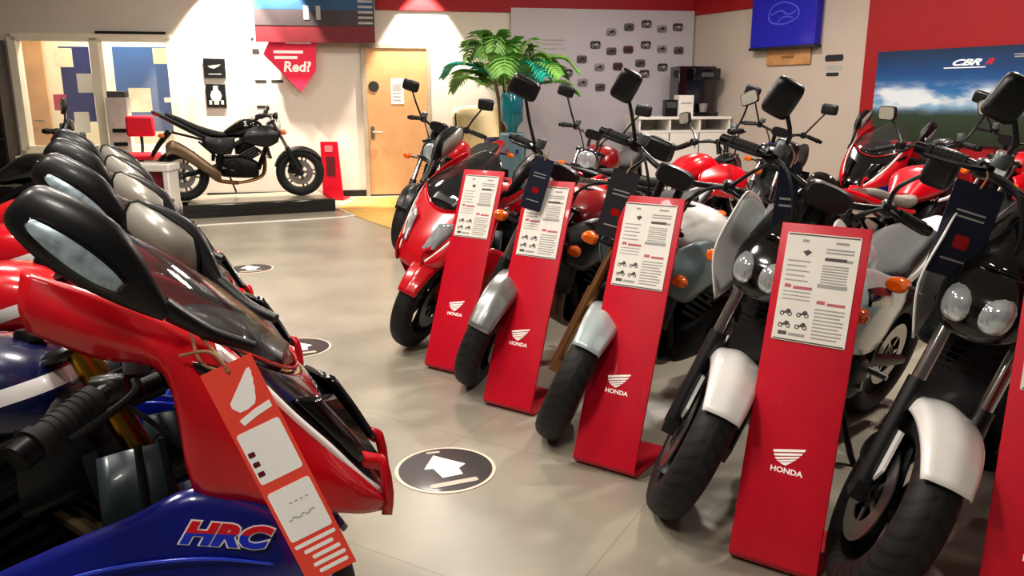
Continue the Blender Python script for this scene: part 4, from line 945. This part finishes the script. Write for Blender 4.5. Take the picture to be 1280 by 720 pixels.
# ---------------------------------------------------------------- price stands
def price_stand(base_l, base_r, label, back=.40, height=1.07, sheet_k=0):
    bl, br = V(base_l), V(base_r); e = V((math.cos(R(-34)), math.sin(R(-34)), 0)); w = .27; n = V((e.y, -e.x, 0))   # n faces the aisle
    c = bl+e*w/2
    root = thing('price_stand', label, 'stand', c, math.atan2(e.y, e.x), 'red price stands along the motorcycle row')
    L = math.hypot(back, height); ca, sa = height/L, back/L
    # side profile (depth y backward, z up): foot plate, round bend, leaning panel
    prof = [(.34, .006), (.06, .006)]
    for k in range(9):
        a = -PI/2-k*(PI/2+math.asin(sa)*-1)/8*1.0
        prof.append((.045+.045*math.cos(a), .051+.045*math.sin(a)))
    p0 = prof[-1]; d = V((sa, ca)); tl = L-.06
    for k in range(1, 6): prof.append((p0[0]+d.x*tl*k/5, p0[1]+d.y*tl*k/5))
    b = MB(); rows = [[(x, y, z) for x in (-w/2, w/2)] for y, z in prof]; b.loft(rows, False, False, smooth=True)
    b.build('stand_panel', STAND_RED, root, solid=.010, bevel=.002, ang=50)
    m = M(((1, 0, 0), (0, sa, ca), (0, -ca, sa))).transposed()
    # local frame on the panel front: x across, y up the panel, z outward
    X = V((1, 0, 0)); Yv = V((0, sa, ca)); Z = X.cross(Yv)
    mm = M((X, Yv, Z)).transposed().to_4x4(); mm.translation = V((0, p0[0], p0[1]))
    mm = mm @ M.Translation((0, 0, .0055)); H = tl
    b = MB(); sh = (.222, .345); cy = H-.03-sh[1]/2; b.prism(rrect(sh[0], sh[1], .004, 2, 0, cy), .003, mm); ps = b.build('price_sheet', PAPER, root)
    b = MB(); b2 = MB(); b3 = MB(); ms = mm @ M.Translation((0, cy, .003)); W2, H2 = sh[0]/2, sh[1]/2
    def bar(mb, x0, x1, y, h): mb.prism([(x0*W2, y*H2-h/2), (x1*W2, y*H2-h/2), (x1*W2, y*H2+h/2), (x0*W2, y*H2+h/2)], .0006, ms)
    bar(b2, -.96, .96, .97, .004); bar(b2, -.96, .96, -.975, .004)
    bar(b, -.55, -.38, .86, .008); bar(b, .35, .7, .86, .007)
    for y in (.74, .68): bar(b, .12, .86, y, .005)
    bar(b2, .12, .7, .56, .010); bar(b, .7, .86, .55, .008)
    for k in range(7): bar(b, .08, .78, .44-.05*k, .004)
    bar(b, .02, .82, .07, .012)
    for k in range(5): bar(b, -.88, -.25-.1*(k % 2), .48-.09*k, .004)
    bar(b3, -.86, -.68, .01, .011); bar(b3, -.62, -.10, -.01, .009); bar(b3, .08, .30, -.23, .011); bar(b3, .36, .84, -.25, .009)
    for k in range(3): bar(b, -.88, -.12, -.09-.07*k, .003)
    for k in range(9): bar(b, .06, .86-.1*(k % 3 == 2), -.36-.065*k, .0045)
    bar(b2, -.84, -.60, -.86, .012); bar(b, -.55, -.1, -.87, .009)
    b2.prism([(-.5*W2, .66*H2), (-.38*W2, .58*H2), (-.26*W2, .66*H2), (-.36*W2, .70*H2)], .0006, ms)
    b.build('printed_text', PRINT, ps); b3.build('printed_heading', PRINTRED, ps)
    for ix in (0, 1):
        for iy in (0, 1):
            x = (-.70+.46*ix)*W2; y = (-.47-.22*iy)*H2
            for sx in (-.012, .012): b2.lathe([(.004, 0), (.007, 0), (.007, .0006), (.004, .0006)], ms @ M.Translation((x+sx, y-.006, 0)), 12, True)
            b2.prism([(x-.018, y+.002), (x-.004, y), (x+.004, y+.010), (x+.012, y+.008), (x+.016, y-.002), (x-.006, y-.006)], .0006, ms)
    b2.build('printed_pictures', mat('print_charcoal', '5C5A58', .8, 0, 0, .1), ps)
    b = MB(); wing(b, .098, .062, mm @ M.Translation((.0, .335, 0)), .001); b.build('wing_emblem', TAGWHITE, root)
    b = MB(); text_into(b, 'HONDA', .0235, mm @ M.Translation((.0, .287, 0)), .001, bold=.0007, sx=1.12); b.build('lettering', TAGWHITE, root)
    return root
price_stand(ground(531, 461), ground(577, 472), 'red price stand before the red faired sports bike, farthest of the row')
price_stand(ground(604, 507), ground(665, 523), 'red price stand between the wheel at the red sports bike and the grey-fendered bike')
price_stand(ground(716, 580), ground(790, 602), 'red price stand with foot plate showing, nearest to the arrow floor sticker')
price_stand(ground(910, 700), ground(1017, 724), 'largest fully visible red price stand between the two white-fendered motorcycles', back=.34)
price_stand(ground(1205, 838), ground(1330, 872), 'red price stand cut off by the picture edge in the nearest corner')
#BIKES
# ---------------------------------------------------------------- motorcycles in the left row
L1C = dict(kind='sport', wx=-.21, upper=RED, lower=BLUE, tank=TANK_TRI, tail=NAVY, fender=NAVY, tube=GOLD, slider=DARKMET, hrc=None, wheel=DARKMET,
           tankst=[(-.47, 0, .78, .08, .06, 2.4), (-.52, 0, .84, .15, .10, 2.6), (-.64, 0, .87, .175, .11, 2.8), (-.76, 0, .86, .165, .11, 2.8), (-.88, 0, .82, .115, .085, 2.6), (-.96, 0, .79, .085, .045, 2.4)], capz=.982)
L1C['hrc'] = banded('hrc_lettering', (.16, 0, .98), [(0, '2036C8'), (.5745, 'D4142A')], .4, .3)
LP = V((-.414, 1.564, 0)); LH = .203; LL = -.163
left_lab = ['red and blue sports motorcycle with the hanging red tag, its HRC fairing in full view',
            'second red and blue sports motorcycle, directly behind the one with the red tag',
            'third red and blue sports motorcycle counting back from the one with the red tag',
            'fourth red and blue sports motorcycle counting back from the one with the red tag',
            'deepest red and blue sports motorcycle of its row, near the office window']
l1 = make_bike('sports_motorcycle', left_lab[0], 'motorcycle', LP, LH, LL, R(30), 1, 'sports motorcycles of the left row', L1C)
bpy.context.view_layer.update()
LOFF = V((-.40, .76, 0))
for k in range(1, 4):
    o = copy_tree(l1); o['label'] = left_lab[k]
    for ch in o.children:
        if ch.name.startswith('fuel_tank'): ch.data = ch.data.copy(); ch.data.materials[0] = TANK_WR
    o.matrix_world = M.Translation(LOFF*k) @ l1.matrix_world

def local_hit(root, px, py, y):
    mi = root.matrix_world.inverted(); o = mi @ V((0, 0, CAM_H)); d = mi.to_3x3() @ ray(px, py); t = (y-o.y)/d.y
    return root.matrix_world @ (o+d*t)
# hanging card tag on the closest bike
tl, tr, bl = local_hit(l1, 250, 470, -.335), local_hit(l1, 313, 441, -.335), local_hit(l1, 404, 722, -.325)
X = (tr-tl); w = X.length; h = (bl-tl).length; mm = axes(tl, X, tl-bl)
b = MB(); b.prism([(0, -h), (w, -h), (w, 0), (0, 0)], .0012, mm); tg = tag(b.build('hang_tag', TAGRED), 'tall red card tag with white wing emblem tied to the closest motorcycle', 'tag')
it = M.Translation(-tg.location); m1 = mm @ M.Translation((0, 0, .0012))
b = MB(); b.prism([(w*x, -h*y) for x, y in ((.86, .05), (.80, .05), (.25, .155), (.24, .175), (.34, .205), (.50, .205), (.66, .195), (.72, .175), (.755, .15), (.79, .135), (.80, .115), (.835, .10), (.84, .08), (.865, .07))], .0008, m1)
b.prism([(w*x, -h*y) for x, y in ((.26, .235), (.60, .215), (.92, .205), (.92, .235), (.60, .245), (.30, .262))], .0008, m1); b.build('wing_emblem', TAGWHITE, tg, it)
for y0, y1 in ((.285, .52), (.565, .80)):
    b = MB(); b.prism(rrect(w*.86, h*(y1-y0), w*.06, 4, w*.5, -h*(y0+y1)/2), .0008, m1); b.build('white_box', TAGWHITE, tg, it)
b = MB()
for k in range(3): b.prism(rrect(w*.13, h*.022, w*.02, 2, w*.17, -h*(.385+.045*k)), .0006, m1 @ M.Translation((0, 0, .0008)))
b.build('printed_price', mat('print_maroon', '701828', .6), tg, it)
b = MB()
for k in range(6): b.prism(rrect(w*(.07+.03*(k % 3)), h*.004, w*.006, 2, w*(.25+.09*k), -h*(.71-.008*(k % 2))), .0006, m1 @ M.Translation((0, 0, .0008)))
for k in range(4): b.prism(rrect(w*.06, h*.004, w*.006, 2, w*(.4+.11*k), -h*.64), .0006, m1 @ M.Translation((0, 0, .0008)))
b.build('printed_text', PRINT, tg, it)
b = MB()
for k, (x0, x1) in enumerate(((.08, .92), (.2, .8), (.3, .88), (.25, .92), (.3, .9))): b.prism(rrect(w*(x1-x0), h*.017, w*.03, 2, w*(x0+x1)/2, -h*(.828+.034*k)), .0008, m1)
b.build('white_lettering', TAGWHITE, tg, it)
hole = mm @ V((w*.5, -h*.035, .003)); top = local_hit(l1, 245, 415, -.27)
b = MB(); b.tube([top, (top+hole)/2+V((.012, -.012, .0)), hole], .003, 6, 5); b.tube([top+V((-.01, 0, 0)), (top+hole)/2+V((-.02, -.004, -.02)), hole], .003, 6, 5)
b.tube([local_hit(l1, 225, 445, -.31), local_hit(l1, 262, 440, -.33), hole], .003, 6, 5)
b.build('string', STRING, tg, it)

# ---------------------------------------------------------------- motorcycles in the right row
HD = R(222); LN = -.21
r1 = make_bike('sports_motorcycle', 'all-red faired sports motorcycle with smoked screen behind the farthest red price stand', 'motorcycle', ground(522, 430), R(226), LN, R(22), .97, 'motorcycles of the right row',
    dict(kind='sport', upper=RED, lower=RED, tank=RED, tail=RED, fender=RED, tube=BLACK, slider=DARKMET, lamp_mat=LENS, nose=RED, screen=MSCREEN, wx=.0))
r2 = make_bike('naked_motorcycle', 'dark naked motorcycle with grey front fender behind the second farthest red price stand', 'motorcycle', ground(602, 477), HD, LN, R(30), 1.0, 'motorcycles of the right row',
    dict(tank=RED_DARK, fender=SILVER, cowl=GREY, lens=SMOKELENS, tail=BLACK, bar=CHROME, mz=1.40, shroud=BLACK))
r3 = make_bike('naked_motorcycle', 'white-tanked naked motorcycle with pale fender and bronze fork beside the arrow floor sticker', 'motorcycle', ground(703, 540), HD, LN, R(32), 1.0, 'motorcycles of the right row',
    dict(tank=WHITE, fender=PALE, cowl=GREY, lens=SMOKELENS, tube=BRONZE, slider=BRONZE, tail=BLACK, shroud=GREYBLUE, barz=1.16, mz=1.41, mirror=(.10, .13), my=.34, fa0=50, fa1=165, sidepanel=GREY, wf=.13))
r4 = make_bike('adventure_motorcycle', 'white motorcycle with black screen, its front wheel beside the largest red price stand', 'motorcycle', ground(842, 631), HD, LN, R(33), 1.0, 'motorcycles of the right row',
    dict(kind='adv', my=.27, tank=PALE, panel=WHITE, fender=WHITE, tube=CHROME, slider=BLACK, tail=WHITE, barz=1.16, mz=1.39, mirror=(.10, .13), sidepanel=WHITE, shroud=PALE, wf=.13, fa0=48, fa1=168, fw=.085, fdrop=.06))
r5 = make_bike('adventure_motorcycle', 'white motorcycle nearest the corner with large white fender and chrome fork tubes', 'motorcycle', ground(1068, 727), HD, LN, R(32), 1.0, 'motorcycles of the right row',
    dict(kind='adv', my=.27, tank=PALE, panel=WHITE, fender=WHITE, tube=CHROME, slider=BLACK, tail=WHITE, barz=1.16, mz=1.39, mirror=(.10, .13), sidepanel=PALE, shroud=PALE, wf=.13, fa0=48, fa1=168, fw=.09, fdrop=.06))
r0 = make_bike('naked_motorcycle', 'red naked motorcycle with black seat parked before the oak door', 'motorcycle', ground(508, 316), R(245), -.16, R(10), 1.05, 'motorcycles of the right row',
    dict(tank=RED, fender=BLACK, cowl=BLACK, tail=RED_DARK, mz=1.40, flyscreen=1))

# ---------------------------------------------------------------- motorcycles behind them
def behind(name, label, tank_xy, hd, c, lean=-.15, scale=1.0, steer=12):
    h = R(hd); p = V((tank_xy[0]+.6*math.cos(h), tank_xy[1]+.6*math.sin(h), 0))
    c['lowdetail'] = 1
    return make_bike(name, label, 'motorcycle', p, h, lean, R(steer), scale, 'motorcycles in the back rows', c)
behind('naked_motorcycle', 'red motorcycle with grey seat and white tank flash below the sky poster', (2.80, 5.25), 40, dict(tank=RED, panel=RED, tail=RED, seat=SEATGREY, flash=1, frame=DARKMET), steer=-10)
behind('naked_motorcycle', 'bright red tanked motorcycle in front of the white corner counter', (1.50, 6.3), 20, dict(tank=RED, tail=BLACK, seat=SEAT, shroud=RED))
behind('naked_motorcycle', 'dark red tanked motorcycle with silver lamp between the palm and the counter', (.72, 7.6), 240, dict(tank=RED_DARK, tail=BLACK, cowl=CHROME, bar=CHROME, mz=1.42))
behind('sports_motorcycle', 'red and blue faired motorcycle against the side wall left of the poster', (3.9, 8.4), 215, dict(kind='sport', upper=RED, lower=BLUE, tank=RED, tail=RED, fender=RED))
behind('naked_motorcycle', 'red motorcycle with raised pointed tail right below the poster hills', (4.1, 6.6), 200, dict(tank=RED, tail=RED, shroud=RED))
behind('naked_motorcycle', 'black naked motorcycle below the deep blue banner on the side wall', (2.55, 8.1), 238, dict(tank=BLUE, tail=BLACK, cowl=BLACK, mz=1.42))

behind('naked_motorcycle', 'black naked motorcycle with orange indicators parked alone under the office window', (-3.75, 6.3), 15, dict(tank=GLOSS, tail=RED_DARK, cowl=BLACK, mz=1.30))
# black display motorcycle on the plinth
pm_ = PLN.pt(PW*.80, .166, -.45)
make_bike('display_motorcycle', 'black naked motorcycle with raised tail and brown exhaust displayed on the black plinth', 'motorcycle', pm_, math.atan2(PLN.d.y, PLN.d.x), -.03, R(-6), 1.0, None,
    dict(tank=GLOSS, shroud=BLACK, sidepanel=BLACK, fender=BLACK, tail=BLACK, cowl=WHITE, lens=PALE, wheel=GREY, mufm=TITAN, pipe=BRONZE, barz=1.0, mz=1.12, my=.28, mirror=(.1, .05),
         seatst=[(-.84, 0, .80, .07, .03, 3), (-.95, 0, .80, .12, .04, 3.2), (-1.1, 0, .84, .13, .045, 3.4), (-1.25, 0, .90, .11, .045, 3.2), (-1.4, 0, .98, .09, .04, 3.2), (-1.55, 0, 1.05, .06, .025, 3)],
         tailst=[(-.95, 0, .72, .12, .03, 3), (-1.15, 0, .79, .12, .04, 3), (-1.35, 0, .90, .10, .045, 3), (-1.55, 0, 1.01, .07, .035, 2.6), (-1.70, 0, 1.08, .03, .018, 2.4)], tailz=.16,
         muf=[(-.98, -.17, .30, .04, .05, 3), (-1.1, -.18, .38, .07, .08, 3), (-1.35, -.19, .58, .08, .09, 3), (-1.5, -.19, .66, .085, .085, 3), (-1.58, -.19, .62, .07, .07, 3)]))

# navy tags hanging from the handlebars of the right row
def bar_tag(px, py, Y, w, h, m, label, lean=.2, yaw=0):
    p = at(px, py, Y); X = V((math.cos(yaw), math.sin(yaw), -lean)); Yv = V((lean, .12, 1)).normalized(); mm = axes(p, X, Yv)
    b = MB(); b.prism(rrect(w, h, .008, 3, 0, -h/2), .003, mm); o = tag(b.build('hang_tag', m), label, 'tag', 'dark hang tags on the right row'); it = M.Translation(-o.location)
    m1 = mm @ M.Translation((0, 0, .003)); b = MB()
    for y in (.30, .36, .82): b.prism(rrect(w*.6, h*.02, .002, 2, 0, -h*y), .0008, m1)
    b.build('printed_text', PRINT, o, it)
    b = MB(); b.prism(rrect(w*.3, w*.26, .006, 2, 0, -h*.62), .0008, m1); b.build('red_badge', REDLENS, o, it)
    b = MB(); b.tube([mm @ V((0, -.01, .004)), mm @ V((.01, .03, .0)), mm @ V((0, .06, -.02))], .003, 6, 4); b.build('string', STRING, o, it)
    return o
bar_tag(681, 198, 3.80, .10, .25, TAGNAVY, 'navy hang tag with red badge beside the second farthest red stand', .30)
bar_tag(784, 214, 3.28, .115, .28, TAGGREY, 'charcoal hang tag with red badge above the stand near the arrow floor sticker', .28)
bar_tag(988, 206, 2.70, .075, .38, TAGNAVY, 'long thin navy hang tag in front of the white bike behind the largest stand', .10)
bar_tag(1226, 232, 2.26, .15, .27, TAGNAVY, 'wide ribbed navy hang tag on the white motorcycle nearest the corner', .30)

# ---------------------------------------------------------------- light
def area(x, y, z, p, size=.5, col=(1, .93, .84), rot=(0, 0, 0), name='overhead_lamp'):
    l = bpy.data.lights.new(name, 'AREA'); l.energy = p; l.size = size; l.color = col; l.shape = 'DISK'
    o = bpy.data.objects.new(name, l); COL.objects.link(o); o.location = (x, y, z); o.rotation_euler = rot
    return o
for x, y, p in ((-2.2, 1.2, 46), (-.7, -.2, 42), (-2.6, 4.2, 50), (-1.0, 3.2, 42), (-2.8, 6.6, 52), (-.4, 6.4, 52), (-1.0, 9.0, 48), (1.7, 9.6, 66), (-3.6, 9.2, 28), (-1.2, 1.9, 36)):  # the one just behind the camera is added fill for the red tag
    area(x, y, 3.42, p)
for x, y, p in ((3.2, 4.0, 105), (2.0, 5.6, 85), (3.2, 7.6, 48)): area(x, y, 3.42, p, .16)
def spot(loc, tgt, p, ang=60, blend=.3, col=(1, .9, .76), size=.03):
    l = bpy.data.lights.new('wall_washer', 'SPOT'); l.energy = p; l.spot_size = R(ang); l.spot_blend = blend; l.color = col; l.shadow_soft_size = size
    o = bpy.data.objects.new('wall_washer', l); COL.objects.link(o); o.location = loc; o.rotation_euler = (V(tgt)-V(loc)).to_track_quat('-Z', 'Y').to_euler()
def wash(px, pyt, p, off=.55, ang=80):
    u, z = BACK.hit(px, pyt); spot(BACK.pt(u, 3.3, off), BACK.pt(u, 1.2, .05), p, ang)
wash(285, 40, 900, .5, 70); wash(528, 40, 650, .45, 60); wash(350, 40, 600, .5, 60)
c = BACK.pt((ow[0]+ow[1])/2, 3.2, -1.1); area(c.x, c.y, 3.2, 120, .8, (1, .9, .72), name='office_lamp')
l = bpy.data.lights.new('teal_uplight', 'SPOT'); l.energy = 60; l.color = (.05, .9, .8); l.spot_size = R(60); o = bpy.data.objects.new('teal_uplight', l); COL.objects.link(o); o.location = pc+V((.05, -.7, 1.0)); o.rotation_euler = (pc+V((0, 0, 1.9))-o.location).to_track_quat('-Z', 'Y').to_euler()
w = bpy.data.worlds.new('world'); bpy.context.scene.world = w; w.use_nodes = True
w.node_tree.nodes['Background'].inputs[0].default_value = (1, .95, .9, 1); w.node_tree.nodes['Background'].inputs[1].default_value = .07
sc = bpy.context.scene; sc.view_settings.view_transform = 'Standard'; sc.view_settings.look = 'None'; sc.view_settings.exposure = .22; sc.view_settings.gamma = .88
